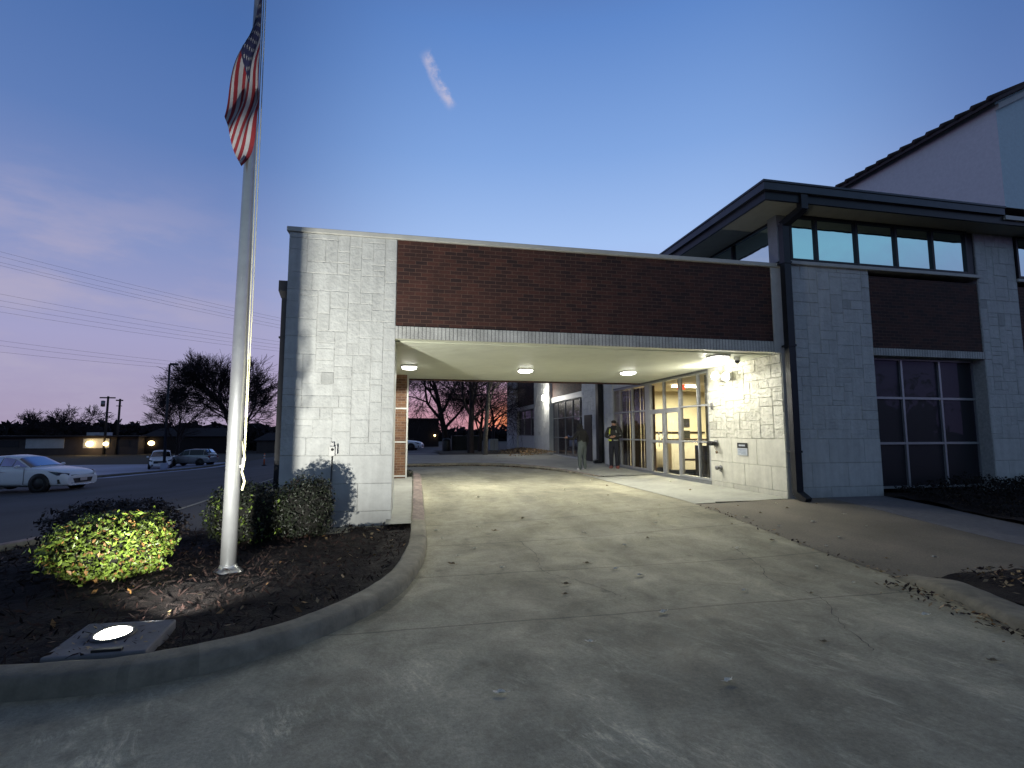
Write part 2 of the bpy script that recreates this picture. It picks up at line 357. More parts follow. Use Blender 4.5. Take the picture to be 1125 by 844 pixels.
# driveway concrete: stains, scuffs, joints, tyre-darkened lanes
def drive_mat():
    m, nt, b = node_mat('stained_driveway_concrete')
    ge = N(nt, 'ShaderNodeNewGeometry'); P = ge.outputs['Position']
    def noise(scale, detail=6, rough=.6, vec=None, dist=0):
        n = N(nt, 'ShaderNodeTexNoise', Scale=scale, Detail=float(detail), Roughness=rough, Distortion=dist); L(nt, vec or P, n.inputs['Vector']); return n.outputs['Fac']
    def rng(v, a, bb, c, d):
        r = N(nt, 'ShaderNodeMapRange'); L(nt, v, r.inputs['Value'])
        for k, x in zip(('From Min','From Max','To Min','To Max'), (a, bb, c, d)): r.inputs[k].default_value = x
        return r.outputs['Result']
    def mul(a, c):
        n = N(nt, 'ShaderNodeMath', operation='MULTIPLY'); L(nt, a, n.inputs[0])
        if isinstance(c, (int, float)): n.inputs[1].default_value = c
        else: L(nt, c, n.inputs[1])
        return n.outputs[0]
    def add(a, c):
        n = N(nt, 'ShaderNodeMath', operation='ADD'); L(nt, a, n.inputs[0]); L(nt, c, n.inputs[1]); return n.outputs[0]
    big = rng(noise(.45, 6, .65), .3, .7, .66, 1.3)
    mid = rng(noise(2.2, 9, .75, dist=.8), .3, .7, .68, 1.3)
    fine = rng(noise(38, 6, .75), .3, .7, .78, 1.22)
    grit = rng(noise(210, 3, .7), .3, .7, .82, 1.18)
    v = mul(mul(mul(big, mid), fine), grit)
    # scuffed pale streaks across the foreground
    mp = N(nt, 'ShaderNodeMapping'); mp.inputs['Scale'].default_value = (.9, 3.4, 1); mr_ = N(nt, 'ShaderNodeMapping'); mr_.inputs['Rotation'].default_value = (0, 0, R(64)); L(nt, P, mr_.inputs['Vector']); L(nt, mr_.outputs['Vector'], mp.inputs['Vector'])
    streak = rng(noise(3.0, 12, .85, mp.outputs['Vector'], .6), .50, .70, 0, 1)
    blot = rng(noise(1.3, 7, .7, dist=.8), .45, .64, 0, 1)
    sx = N(nt, 'ShaderNodeSeparateXYZ'); L(nt, P, sx.inputs[0])
    near = rng(sx.outputs['Y'], 5.2, 3.0, 0, 1)
    v = add(v, mul(mul(mul(streak, blot), near), 2.0))
    vo = N(nt, 'ShaderNodeTexVoronoi', Scale=2.6); L(nt, P, vo.inputs['Vector'])
    v = mul(v, rng(add(vo.outputs['Distance'], mul(noise(9, 4), .25)), .17, .30, .72, 1.0))
    vo2 = N(nt, 'ShaderNodeTexVoronoi', Scale=11.0); L(nt, P, vo2.inputs['Vector'])
    v = mul(v, rng(vo2.outputs['Distance'], .05, .12, .8, 1.0))
    # darker oil track down the lane
    lane = N(nt, 'ShaderNodeMapping'); lane.inputs['Scale'].default_value = (.9, .22, 1); L(nt, P, lane.inputs['Vector'])
    v = mul(v, rng(noise(1.1, 5, .6, lane.outputs['Vector']), .35, .62, .68, 1.05))
    # slab colour under the roof toned down to offset the lamp light
    wob = noise(3.0, 4); yy = add(sx.outputs['Y'], mul(wob, .12))
    v = mul(v, rng(yy, 8.45, 8.55, 1.0, .95))
    # joints
    def joint(out, pos, w=.012, k=.55, wobble=.0):
        d = N(nt, 'ShaderNodeMath', operation='SUBTRACT'); L(nt, out, d.inputs[0]); d.inputs[1].default_value = pos
        a = N(nt, 'ShaderNodeMath', operation='ABSOLUTE'); L(nt, d.outputs[0], a.inputs[0])
        return rng(a.outputs[0], w*.5, w*1.4, k, 1.0)
    jw = add(sx.outputs['Y'], mul(noise(.8, 3), .10))
    for y in (4.28, 5.72, 7.2, 11.4, 14.4, 17.2): v = mul(v, joint(jw, y + .05, .011))
    jx = add(sx.outputs['X'], mul(noise(.8, 3), .06))
    v = mul(v, joint(sx.outputs['Y'], 8.5, .014, .6))
    vm = N(nt, 'ShaderNodeVectorMath', operation='SCALE'); vm.inputs[0].default_value = (.40,.375,.265); L(nt, v, vm.inputs['Scale'])
    L(nt, vm.outputs['Vector'], b.inputs['Base Color'])
    L(nt, rng(noise(1.6, 6), .3, .7, .62, .95), b.inputs['Roughness'])
    bp = N(nt, 'ShaderNodeBump', Strength=1.0, Distance=.0035); L(nt, add(noise(70, 6, .7), mul(noise(6, 4), 2.0)), bp.inputs['Height']); L(nt, bp.outputs['Normal'], b.inputs['Normal'])
    return m
M['drive'] = drive_mat()

# ------------------------------------------------------------------ planes: u along the wall, n outward, z up
def pbox(mb, pl, u0, u1, n0, n1, z0, z1, mi=0, tint=1.0):
    if pl[0] == 'Y': mb.box(u0, u1, pl[1]-n1, pl[1]-n0, z0, z1, mi, tint)
    else: mb.box(pl[1]-n1, pl[1]-n0, u0, u1, z0, z1, mi, tint)
def ppt(pl, u, n, z): return (u, pl[1]-n, z) if pl[0] == 'Y' else (pl[1]-n, u, z)

def stone_block(mb, pl, u0, u1, z0, z1, h, tint, inset=.012, mi=0):
    g = .0018
    a = [(u0+g,z0+g),(u1-g,z0+g),(u1-g,z1-g),(u0+g,z1-g)]
    i = [(u0+g+inset,z0+g+inset),(u1-g-inset,z0+g+inset),(u1-g-inset,z1-g-inset),(u0+g+inset,z1-g-inset)]
    v = [ppt(pl,u,0.0,z) for u,z in a] + [ppt(pl,u,h,z) for u,z in i]
    fs = [(4,5,6,7)] + [(k,(k+1)%4,4+(k+1)%4,4+k) for k in range(4)]
    if pl[0] == 'X': fs = [f[::-1] for f in fs]
    mb.raw(v, fs, mi, tint)

def ashlar(mb, pl, u0, u1, z0, z1, seed, cell=.098, relief=.008, mi=0):
    rnd = random.Random(seed)
    nu = max(1, round((u1-u0)/cell)); nz = max(1, round((z1-z0)/cell)); cu = (u1-u0)/nu; cz = (z1-z0)/nz
    used = [[False]*nz for _ in range(nu)]
    for j in range(nz):
        for i in range(nu):
            if used[i][j]: continue
            w, h = rnd.choice([(4,2),(5,2),(3,2),(6,2),(2,3),(3,3),(3,1),(4,3),(4,1),(5,3),(2,2),(2,4),(3,4)])
            ww = 0
            while ww < w and i+ww < nu and not used[i+ww][j]: ww += 1
            if i+ww < nu and ww == w:                       # avoid leaving one-cell slivers
                if not used[i+ww][j] and (i+ww+1 >= nu or used[i+ww+1][j]): ww += 1
            hh = 1
            while hh < h and j+hh < nz and all(not used[i+k][j+hh] for k in range(ww)): hh += 1
            for a in range(ww):
                for b in range(hh): used[i+a][j+b] = True
            stone_block(mb, pl, u0+i*cu, u0+(i+ww)*cu, z0+j*cz, z0+(j+hh)*cz, relief*rnd.uniform(.45,1.25), rnd.choice([1,1,1,.97,.95,1.03,.93,1.02,1,1,.74 if rnd.random()<.3 else 1]), .009, mi)

def coursed(mb, pl, u0, u1, zs, bl, seed, mi=0):
    rnd = random.Random(seed)
    for r in range(len(zs)-1):
        u = u0; first = True
        while u < u1 - .01:
            w = bl*(.5 if first and r % 2 else 1); first = False
            e = u+w if u1-(u+w) > bl*.3 else u1
            stone_block(mb, pl, u, e, zs[r], zs[r+1], .011, rnd.choice([1,1,.97,1.02,.95]), .005, mi)
            u = e

def window(parent, name, pl, us, zs, t=.05, depth=.06, fm='alum', gm='glass_dark', n=0.0, pane_n=None):
    """frame with mullions at us, rails at zs; the panes of one window are one mesh"""
    f = MB()
    for i, u in enumerate(us):
        o = 0 if i in (0, len(us)-1) else t/2
        a, b = (u, u+t) if i == 0 else ((u-t, u) if i == len(us)-1 else (u-o, u+o))
        pbox(f, pl, a, b, n-depth/2, n+depth/2, zs[0], zs[-1])
    for i, z in enumerate(zs):
        a, b = (z, z+t) if i == 0 else ((z-t, z) if i == len(zs)-1 else (z-t/2, z+t/2))
        for k in range(len(us)-1):
            ua = us[k] + (t if k == 0 else t/2); ub = us[k+1] - (t if k == len(us)-2 else t/2)
            pbox(f, pl, ua, ub, n-depth/2+.003, n+depth/2-.003, a, b)
    fo = f.build(name, M[fm], parent)
    p = MB()
    pn = n-.006 if pane_n is None else pane_n
    for k in range(len(us)-1):
        for j in range(len(zs)-1):
            q = [ppt(pl,us[k]+.01,pn,zs[j]+.01), ppt(pl,us[k+1]-.01,pn,zs[j]+.01), ppt(pl,us[k+1]-.01,pn,zs[j+1]-.01), ppt(pl,us[k]+.01,pn,zs[j+1]-.01)]
            p.face(q if pl[0] == 'Y' else q[::-1])
    po = p.build('pane', M[gm], fo)
    return fo

# ------------------------------------------------------------------ ground sheets
def frange(a, b, d):
    n = max(1, int(round((b-a)/d))); return [a+(b-a)*i/n for i in range(n+1)]
def sheet(name, xs, ys, dz, m, keep=None, kind='structure', bump=None):
    mb = MB(); vs = []; fs = []; nx = len(xs)
    for y in ys:
        for x in xs: vs.append((x, y, ground(x, y)+dz+(bump(x, y) if bump else 0)))
    for j in range(len(ys)-1):
        for i in range(nx-1):
            cx, cy = (xs[i]+xs[i+1])/2, (ys[j]+ys[j+1])/2
            if keep and not keep(cx, cy): continue
            fs.append((j*nx+i, j*nx+i+1, (j+1)*nx+i+1, (j+1)*nx+i))
    mb.raw(vs, fs, 0, 1.0, True)
    return mb.build(name, m, kind=kind)

xs = [-600,-400,-250,-160,-110,-80,-60,-50,-44] + frange(-40, 30, 1.0) + [34,40,50,65,90,130,200,350,600]
ys = [-400,-200,-100,-60,-40,-30] + frange(-25, 75, 1.0) + [80,90,100,120,160,240,400,700]
sheet('ground', xs, ys, -.02, M['dirt'])
sheet('asphalt_lot', frange(-18.2, -.3, .6), frange(6, 80, 1.0), -.008, M['asphalt'])
sheet('concrete_lot', frange(-60, -19.0, 1.0), frange(18, 62, 1.0), -.004, M['concrete_lot'])
sheet('lot_strip', frange(-18.2, -17.0, .6), frange(33, 55, 1.0), .0, M['concrete_lot'])
sheet('rear_lot', frange(-17, 5.0, .6), frange(33, 70, 1.0), -.002, M['asphalt'], keep=lambda x, y: x > -.3)
# concrete driveway
# entrance walk, ramp slab, side path
sheet('entrance_walk', [5.27,5.8,6.4,7.0,7.3], frange(8.68, 20.6, .4), .014, M['concrete_light'])
mb = MB(); mb.box(5.7, 7.3, 8.64, 8.679, .05, ground(6.6, 8.66)+.012)
mb.build('walk_edge', M['kerb'], kind='structure')
sheet('ramp_slab', frange(5.27, 8.1, .35), frange(4.45, 8.64, .4), .008, M['aggregate'])
sheet('side_path', frange(8.1, 9.5, .35), frange(-2, 8.64, .5), .010, M['path'])
def wavy(x, y): return .06*mnoise.noise((x*2.3, y*2.3, .3)) + .03*mnoise.noise((x*8, y*8, .7))
sheet('planting_bed', frange(5.45, 8.1, .1), frange(-2.0, 4.45, .1), .06, M['mulch'], bump=wavy)
sheet('tower_bed', frange(9.5, 24, .2), frange(-2, 8.6, .2), .06, M['mulch'], bump=wavy)
# narrow walk left of the kerb under the roof
sheet('pier_walk', [-2.1,-1.2,-.4,.02], frange(8.3, 14.4, .4), .10, M['concrete_light'], keep=lambda x, y: x > -.4 or y > 9.6)
# far walk behind the cross drive
FARK = [(-3.9,20.2),(-2,20.2),(-.01,20.17),(1.73,20.25),(3.0,19.9),(3.8,19.2),(4.55,18.1),(5.0,16.9),(5.35,15.5),(5.58,14.2)]
def far_edge(x):
    for (a, b), (c, d) in zip(FARK, FARK[1:]):
        if a <= x <= c: return b+(d-b)*(x-a)/(c-a)
    return 14 if x > 5 else 20.2
mb = MB(); cols = frange(-3.9, 4.4, .3)+frange(4.5, 5.58, .06)+[5.8,6.4,7.0,7.3]
def walk_y0(x): return far_edge(x)+.05 if x < 5.57 else 14.15
rows = 26
for a, b in zip(cols, cols[1:]):
    for k in range(rows):
        q = []
        for x, t in ((a,k),(b,k),(b,k+1),(a,k+1)):
            y0 = walk_y0(x); y = y0+(27.6-y0)*t/rows; q.append((x, y, ground(x, y)+.02+.09*(1-.8*ss(x, 4.8, 5.6)*(1-ss(y, 15, 19)))))
        mb.face(q, 0, 1, True)
mb.build('rear_walk', M['concrete_light'], kind='structure')
sheet('rear_lawn', frange(1.6, 7.3, .4), frange(27.6, 40, .6), .12, M['dirt'])
sheet('rear_apron', frange(-3.9, 1.6, .5), frange(27.6, 34, .6), .03, M['path'])

def catmull(pts, n=6):
    out = []
    P = [pts[0]] + list(pts) + [pts[-1]]
    for i in range(1, len(P)-2):
        for k in range(n):
            t = k/n; r = []
            for d in range(len(P[i])):
                a, b, c, e = P[i-1][d], P[i][d], P[i+1][d], P[i+2][d]
                r.append(.5*((2*b)+(-a+c)*t+(2*a-5*b+4*c-e)*t*t+(-a+3*b-3*c+e)*t**3))
            out.append(tuple(r))
    out.append(tuple(pts[-1])); return out

def kerb(name, pts, w, h, tintf=None, taper=None, seed=1):
    line = catmull(pts, 8); mb = MB(); rnd = random.Random(seed)
    prof = [(-w/2,-.1),(-w/2,h-.025),(-w/2+.02,h-.006),(-w/2+.05,h),(w/2-.06,h-.004),(w/2-.02,h-.016),(w/2-.002,h-.05),(w/2+.015,-.1)]
    vs = []; fs = []; tn = []
    for i, p in enumerate(line):
        a = line[max(i-1,0)]; b = line[min(i+1,len(line)-1)]
        d = Vector((b[0]-a[0], b[1]-a[1])).normalized(); nrm = Vector((d.y, -d.x))   # right of travel
        k = taper(p) if taper else 1
        for o, z in prof:
            jz = .008*mnoise.noise((p[0]*6+o*9, p[1]*6, z*7)); jo = .012*mnoise.noise((p[0]*4, p[1]*4+o*5, 3+z*5))
            x = p[0]+nrm.x*(o+jo); y = p[1]+nrm.y*(o+jo)
            vs.append((x, y, ground(p[0], p[1])+(z*k if z > 0 else z)+jz))
    n = len(prof)
    for i in range(len(line)-1):
        for k in range(n-1):
            mb.raw([], []); 
    mb.v = vs
    for i in range(len(line)-1):
        t = (tintf(line[i]) if tintf else 1.0)*(.86 if name == 'kerb' and i % 26 == 13 else rnd.uniform(.94,1.06))
        for k in range(n-1):
            mb.f.append((i*n+k, i*n+k+1, (i+1)*n+k+1, (i+1)*n+k)); mb.m.append(1 if (tintf and t < 0 and k in (2,3,4)) else 0); mb.t.append(abs(t)); mb.sm.append(True)
    o = mb.build(name, [M['kerb'], M['kerb_red']], kind='structure', recalc=False)
    return o
M['kerb_red'] = mat('faded_red_kerb_paint', (.25,.195,.17), .85, .35, 12, bump=.003, bscale=60, var2=.3, scale2=3)
ISLAND = [(-5.2,9.4),(-6.2,7.9),(-6.0,6.5),(-5.5,5.4),(-4.8,4.65),(-4.0,4.15),(-3.2,3.87),(-2.47,3.77),(-1.85,3.76),(-1.45,3.87),(-1.05,4.08),(-.68,4.42),(-.33,4.95),(-.08,5.65),(.06,6.6),(.12,7.6),(.13,9.0),(.14,11.0),(.15,13.0),(.15,14.6),(.10,15.3),(-.12,15.75),(-.6,15.9)]
kerb('kerb', ISLAND, .235, .135, tintf=lambda p: -1 if p[1] > 8.35 else (1.0 if p[0] > -1.4 else .8))
kerb('far_kerb', FARK, .18, .12, tintf=lambda p: -1 if p[0] > 4 else .9, taper=lambda p: 1-.7*ss(p[0], 4.8, 5.6))
kerb('right_kerb', [(5.36,4.72),(5.32,4.3),(5.15,3.8),(4.95,3.2),(4.72,2.4),(4.5,1.2),(4.3,-.5)], .34, .11, tintf=lambda p: .85, taper=lambda p: .25+.75*ss(-p[1], -4.7, -4.1))
kerb('lot_kerb', [(-18.6,16),(-18.6,30),(-18.5,45),(-18.4,60)], .3, .13, tintf=lambda p: .35)

def in_poly(x, y, poly):
    c = False; j = len(poly)-1
    for i in range(len(poly)):
        xi, yi = poly[i][:2]; xj, yj = poly[j][:2]
        if (yi > y) != (yj > y) and x < (xj-xi)*(y-yi)/(yj-yi)+xi: c = not c
        j = i
    return c
BED = catmull(ISLAND[:17], 4) + [(.02,8.6),(-.3,8.62),(-2.1,8.7),(-2.6,9.3),(-3.6,8.75),(-4.6,8.9)]
BED = [p for p in BED if p[1] < 9.35]
sheet('mulch_bed', frange(-6.4, .1, .07), frange(3.7, 9.4, .07), .075, M['mulch'], keep=lambda x, y: in_poly(x, y, BED),
      bump=lambda x, y: -.06*ss(y, 6.5, 8.3)+.05*mnoise.noise((x*1.6, y*1.6, .3))+.03*mnoise.noise((x*7, y*7, .7))+.018*mnoise.noise((x*17, y*17, 1.7)))
def keep_drive(x, y):
    if y < 4.0: return True
    if y > 14.4: return x > -3.9
    if x > 5.3: return y > 8.7
    return x > -1.6 and y < 8.9 and not all(in_poly(x+a, y+b, BED) for a in (-.35,0,.35) for b in (-.35,0,.35)) if x < .1 else True
sheet('driveway', frange(-14, -2, .6) + frange(-1.7, 5.3, .2), frange(-9, 3.6, .6) + frange(3.8, 20.6, .2), .004, M['drive'], keep=keep_drive)
def bedz(x, y): return ground(x, y)+.075-.06*ss(y, 6.5, 8.3)+.05*mnoise.noise((x*1.6, y*1.6, .3))+.03*mnoise.noise((x*7, y*7, .7))

def litter(name, n, place, zf, mats, size, seed, flat=.35, kind='stuff', thin=.45):
    rnd = random.Random(seed); mb = MB()
    for _ in range(n):
        p = place(rnd)
        if p is None: continue
        x, y = p; s = size*rnd.uniform(.5, 1.3); a = rnd.uniform(0, 6.28); t = rnd.uniform(.4, 1.3)
        ca, sa = math.cos(a), math.sin(a); tx, ty = rnd.uniform(-flat, flat), rnd.uniform(-flat, flat)
        z = zf(x, y)+.006+s*flat*.4
        q = []
        for u, v in ((-1,0),(0,-thin),(1,.1*rnd.uniform(-1,1)),(0,thin)):
            dx, dy = (u*ca-v*sa)*s*.5, (u*sa+v*ca)*s*.5
            q.append((x+dx, y+dy, z+(dx*tx+dy*ty)*1.2))
        mb.face(q, rnd.randrange(len(mats)), t)
    return mb.build(name, mats, kind=kind)
def in_bed(r):
    x, y = r.uniform(-6, .1), r.uniform(3.7, 9.0)
    return (x, y) if in_poly(x, y, BED) and in_poly(x+.16, y-.16, BED) else None
litter('mulch_chips', 9000, in_bed, bedz, [M['mulch_chip'], M['mulch_chip'], M['mulch']], .075, 5, .8, thin=.2)
litter('bed_leaf_litter', 420, lambda r: in_bed(r) if r.random() < .5 else (lambda p: p if p and p[0] > -2.6 else None)(in_bed(r)), bedz, [M['leaf_dry'], M['mulch_chip'], M['leaf_rust']], .065, 6, .7)
tag(litter('kerb_leaf_litter', 900, lambda r: (lambda t: (4.75+.16*t+r.gauss(0,.12)+(.75+.6*r.random() if r.random() < .6 else -.12), 2.4+t*1.0))(r.uniform(0, 2.1)), lambda x, y: ground(x, y)+(.09 if x > 5.45 else .02), [M['leaf_dry'], M['mulch_chip'], M['leaf_rust'], M['mulch_chip']], .055, 7, .6))
litter('ramp_edge_litter', 130, lambda r: (5.27+abs(r.gauss(0,.06))*r.choice([1,-1,-1]), 4.6+4*r.random()**1.2), lambda x, y: ground(x, y)+.02, [M['leaf_dry'], M['mulch_chip']], .05, 17, .5)
def far_gutter(r):
    x = r.uniform(-1, 5.5); return (x, far_edge(x)-.12-abs(r.gauss(0,.16)))
litter('gutter_leaf_litter', 1500, far_gutter, lambda x, y: ground(x, y)+.01, [M['mulch_chip'], M['leaf_dry'], M['leaf_dry']], .08, 8, .5)
litter('wing_leaf_pile', 1800, lambda r: (7.2-abs(r.gauss(0,.9)), 27.8+r.uniform(-3.5,5)), lambda x, y: ground(x, y)+.14+.16*max(0, 1-(7.2-x)/1.6), [M['leaf_dry'], M['leaf_dry'], M['leaf_rust']], .12, 9, .6)

# separate leaves on the driveway and ramp: one object each, sharing three meshes
def leaf_mesh(k):
    rnd = random.Random(40+k); mb = MB(); n = 9; pts = []
    for i in range(n):
        a = 2*math.pi*i/n; r = .032*(1.0+.55*math.cos(a*2)+rnd.uniform(-.25,.25)); pts.append((r*math.cos(a), r*.8*math.sin(a), .006+.012*abs(math.sin(a*1.5))+rnd.uniform(0,.008)))
    c = (0, 0, .004)
    for i in range(n): mb.face([c, pts[i], pts[(i+1) % n]], 0, rnd.uniform(.8, 1.15))
    mb.tube([(.05,0,.006),(.075,.01,.008)], .002, 4)
    return mb
LEAF_AT = [(1.05,8.2),(1.3,7.9),(.85,6.9),(.6,6.6),(2.1,5.9),(2.35,5.6),(1.05,5.9),(1.6,5.15),(2.5,5.3),(1.35,3.75),(1.5,4.85),(.55,3.15),(2.9,6.6),(3.4,6.9),(2.6,7.4),(3.9,7.6),(1.9,8.6),(3.2,9.4),(2.6,10.4),(4.1,10.1),(1.4,10.8),(4.6,8.8),(5.0,7.2),(5.45,7.5),(5.6,6.9),(5.9,7.7),(6.3,7.0),(6.0,6.2),(6.6,7.9),(6.9,6.6),(5.5,5.9),(5.8,5.3),(6.4,5.2),(7.2,7.3),(7.4,8.1),(4.3,6.1),(4.7,5.2),(3.9,4.4),(3.3,4.6),(4.4,3.7),(3.1,3.4),(2.2,4.2),(2.0,3.0),(4.0,2.9),(3.6,2.4),(4.6,4.6),(5.0,6.3),(4.2,8.1),(6.7,8.3),(5.9,8.3),(.45,7.6),(.38,8.1),(.5,6.2),(3.5,11.3),(2.0,12.3),(4.8,11.9),(4.9,13.3),(1.0,12.9),(6.2,10.4),(6.7,12.2),(5.8,13.2)]
def leaf_words(i):
    return 'small dry fallen leaf lying on the concrete drive'
rnd = random.Random(3); protos = []
for i, (x, y) in enumerate(LEAF_AT):
    if i < 3:
        o = leaf_mesh(i).build('fallen_leaf', [M['leaf_pale'], M['leaf_dry'], M['leaf_pale']][i]); protos.append(o)
    else:
        o = protos[i % 3].copy(); col.objects.link(o)
    dz = .016 if (x > 5.27 and y > 8.68) else .006
    o.location = (x, y, ground(x, y)+dz+.003); o.rotation_euler = (rnd.uniform(0,.25), rnd.uniform(-.1,.1), rnd.uniform(-.6,.6)); s = rnd.uniform(.6,1.15); o.scale = (s, s, s)
    tag(o, leaf_words(i), 'leaf', 'fallen leaves scattered on the drive')

# cracks in the drive
rnd = random.Random(12)
def crack(pts, w):
    line = catmull(pts, 10); mb = MB(); L_ = []; Rr = []
    for i, p in enumerate(line):
        a = line[max(i-1,0)]; b = line[min(i+1,len(line)-1)]; d = Vector((b[0]-a[0], b[1]-a[1])).normalized(); n = Vector((d.y,-d.x))
        j = rnd.uniform(-.02,.02); ww = w*rnd.uniform(.3,1.2)
        x, y = p[0]+n.x*j, p[1]+n.y*j; z = ground(x, y)+.009
        L_.append((x-n.x*ww, y-n.y*ww, z)); Rr.append((x+n.x*ww, y+n.y*ww, z))
    for i in range(len(line)-1): mb.face([L_[i], L_[i+1], Rr[i+1], Rr[i]])
    return mb.build('pavement_crack', M['crack'], kind='structure')
crack([(1.55,7.3),(1.6,6.4),(1.5,5.75),(1.75,5.3),(1.95,4.9),(2.05,4.6)], .0035)
crack([(4.3,6.2),(4.1,5.4),(3.85,4.9),(3.9,4.3),(3.55,3.7),(3.35,3.2)], .0035)
mb = MB()
for i in range(30):
    y = 11.5+i*.5
    mb.face([(-5.0,y,ground(-5,y)+.006),(-4.88,y,ground(-4.88,y)+.006),(-4.88,y+.5,ground(-4.88,y+.5)+.006),(-5.0,y+.5,ground(-5,y+.5)+.006)])
mb.build('lane_marking', M['paint_line'], kind='structure')

# ------------------------------------------------------------------ drive-through canopy
CY = 8.66; TOP = 4.98; SOF = 3.19
can = thing('entrance_canopy', 'flat roofed brick and white stone canopy over the concrete drive', 'canopy', (2.6, CY, .1))
mb = MB()
mb.box(-2.085, -.335, CY+.016, 9.70, -.15, TOP-.002, 1)
fp = ('Y', CY+.014)
coursed(mb, fp, -2.1, -.32, [-.15,.30,.75,1.215], .82, 2, 2)
ashlar(mb, fp, -2.1, -.32, 1.215, TOP, 11)
rp = ('X', -.320+.0)    # inner side face, turned to the drive
mb.box(-.334, -.322, CY+.012, 9.69, -.15, SOF, 2)
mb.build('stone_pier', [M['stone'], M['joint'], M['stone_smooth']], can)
mb = MB(); mb.box(-.32, 7.16, CY+.03, CY+.25, 3.43, TOP-.004); mb.build('brick_fascia', M['brick'], can)
mb = MB(); mb.box(-.32, 7.16, CY+.004, CY+.25, 3.212, 3.428); mb.build('soldier_course', M['soldier'], can)
mb = MB(); mb.box(7.165, 7.45, CY+.01, CY+.25, 3.20, TOP-.004); mb.build('stone_strip', M['stone_smooth'], can)
mb = MB(); mb.box(-2.14, 7.45, CY-.025, 15.2, TOP, TOP+.085); mb.build('coping', M['coping'], can, bevel=.012)
mb = MB(); mb.box(-2.09, 7.29, 15.0, 15.15, 3.15, TOP-.003); mb.box(-2.09, -1.95, 9.72, 15.0, 3.15, TOP-.003); mb.build('rear_fascia', M['brick'], can)
# ribbed soffit, ribs along the front
mb = MB(); y = CY+.25; pitch = .16
mb.face([(-1.95,CY+.02,3.211),(-1.95,CY+.25,3.211),(7.28,CY+.25,3.211),(7.28,CY+.02,3.211)])
while y < 15.0:
    e = min(y+pitch, 15.0)
    pr = [(y,SOF),(e-.040,SOF),(e-.034,SOF+.022),(e-.006,SOF+.022),(e,SOF)]
    for (ya,za),(yb,zb) in zip(pr, pr[1:]): mb.face([(-1.95,ya,za),(-1.95,yb,zb),(7.28,yb,zb),(7.28,ya,za)])
    y = e
mb.face([(-1.95,CY+.25,SOF),(7.28,CY+.25,SOF),(7.28,CY+.25,3.211),(-1.95,CY+.25,3.211)])
mb.build('ribbed_soffit', M['soffit'], can)
# rear brick pier with pale bands
mb = MB(); mb.box(-2.0, -.165, 14.0, 15.0, .1, SOF-.002); mb.build('brick_pier', M['brick_tan'], can)
mb = MB()
for z in (.41, 1.33, 2.25): mb.box(-2.01, -.17, 13.985, 14.3, z-.022, z+.022)
mb.box(-.168, -.128, 13.98, 15.01, .1, SOF-.003)
mb.build('pier_trim', M['trim'], can)
mb = MB(); mb.box(-2.30, -2.145, 8.93, 9.09, 4.02, 4.20); 
mb.raw([(-2.30,8.93,4.02),(-2.145,8.93,4.02),(-2.145,9.09,4.02),(-2.30,9.09,4.02),(-2.26,8.96,3.9),(-2.15,8.96,3.9),(-2.15,9.06,3.9),(-2.26,9.06,3.9)], [(0,1,5,4),(1,2,6,5),(2,3,7,6),(3,0,4,7)])
mb.box(-2.25, -2.155, 8.965, 9.055, .0, 3.9)
for z in (.6, 2.0, 3.2): mb.box(-2.27, -2.14, 8.955, 9.065, z, z+.03)
mb.build('downspout', M['bronze'], can)

# soffit lamps
def lamp_light(name, loc, energy, size, rot=(0,0,0), c=(1,.98,.9), parent=None, shape='DISK'):
    l = bpy.data.lights.new(name, 'AREA'); l.energy = energy; l.size = size; l.shape = shape; l.color = c
    o = bpy.data.objects.new(name, l); col.objects.link(o); o.location = loc; o.rotation_euler = rot
    return o
CL = thing('ceiling_light', 'square white soffit lamp beside the front stone pier', 'light', (-.10, 12.0, SOF), 'lamps under the canopy')
mb = MB()
def rsq(r, z, n=24, p=5):
    out = []
    for k in range(n):
        a = 2*math.pi*k/n; c, s = math.cos(a), math.sin(a); q = (abs(c)**p+abs(s)**p)**(-1/p); out.append((-.10+r*q*c, 12.0+r*q*s, SOF+z))
    return out
def loft(mb, rings, mi=0, smooth=True, closed=True):
    n = len(rings[0]); vs = [p for r in rings for p in r]; fs = []
    for i in range(len(rings)-1):
        for k in range(n if closed else n-1): fs.append((i*n+k, i*n+(k+1) % n, (i+1)*n+(k+1) % n, (i+1)*n+k))
    mb.raw(vs, fs, mi, 1, smooth)
loft(mb, [rsq(.20,0), rsq(.20,-.03), rsq(.185,-.045), rsq(.170,-.047)]); mb.build('housing', M['housing'], CL, recalc=True)
mb = MB(); loft(mb, [rsq(.170,-.046), rsq(.165,-.075), rsq(.11,-.095), rsq(.01,-.10)]); mb.build('lens', M['led'], CL, recalc=True)
CLS = [CL]
for (x, y), w in zip([(2.77,12.1),(5.5,12.0),(6.2,9.15)], ['square white soffit lamp over the middle of the drive', 'square white soffit lamp in front of the entrance doors', 'square white soffit lamp nearest the front edge, beside the small dome camera']):
    c = copy_tree(CL); c.location = (x, y, SOF); tag(c, w); CLS.append(c)
for x, y in [(-.10,12.0),(2.77,12.1),(5.5,12.0),(6.2,9.15)]:
    l = bpy.data.lights.new('canopy_lamp', 'SPOT'); l.spot_size = R(168); l.spot_blend = .12; l.energy = 60 if x > 6 else 320; l.color = (1,.985,.89); l.shadow_soft_size = .10
    o = bpy.data.objects.new('canopy_lamp', l); col.objects.link(o); o.location = (x, y, SOF-.135)
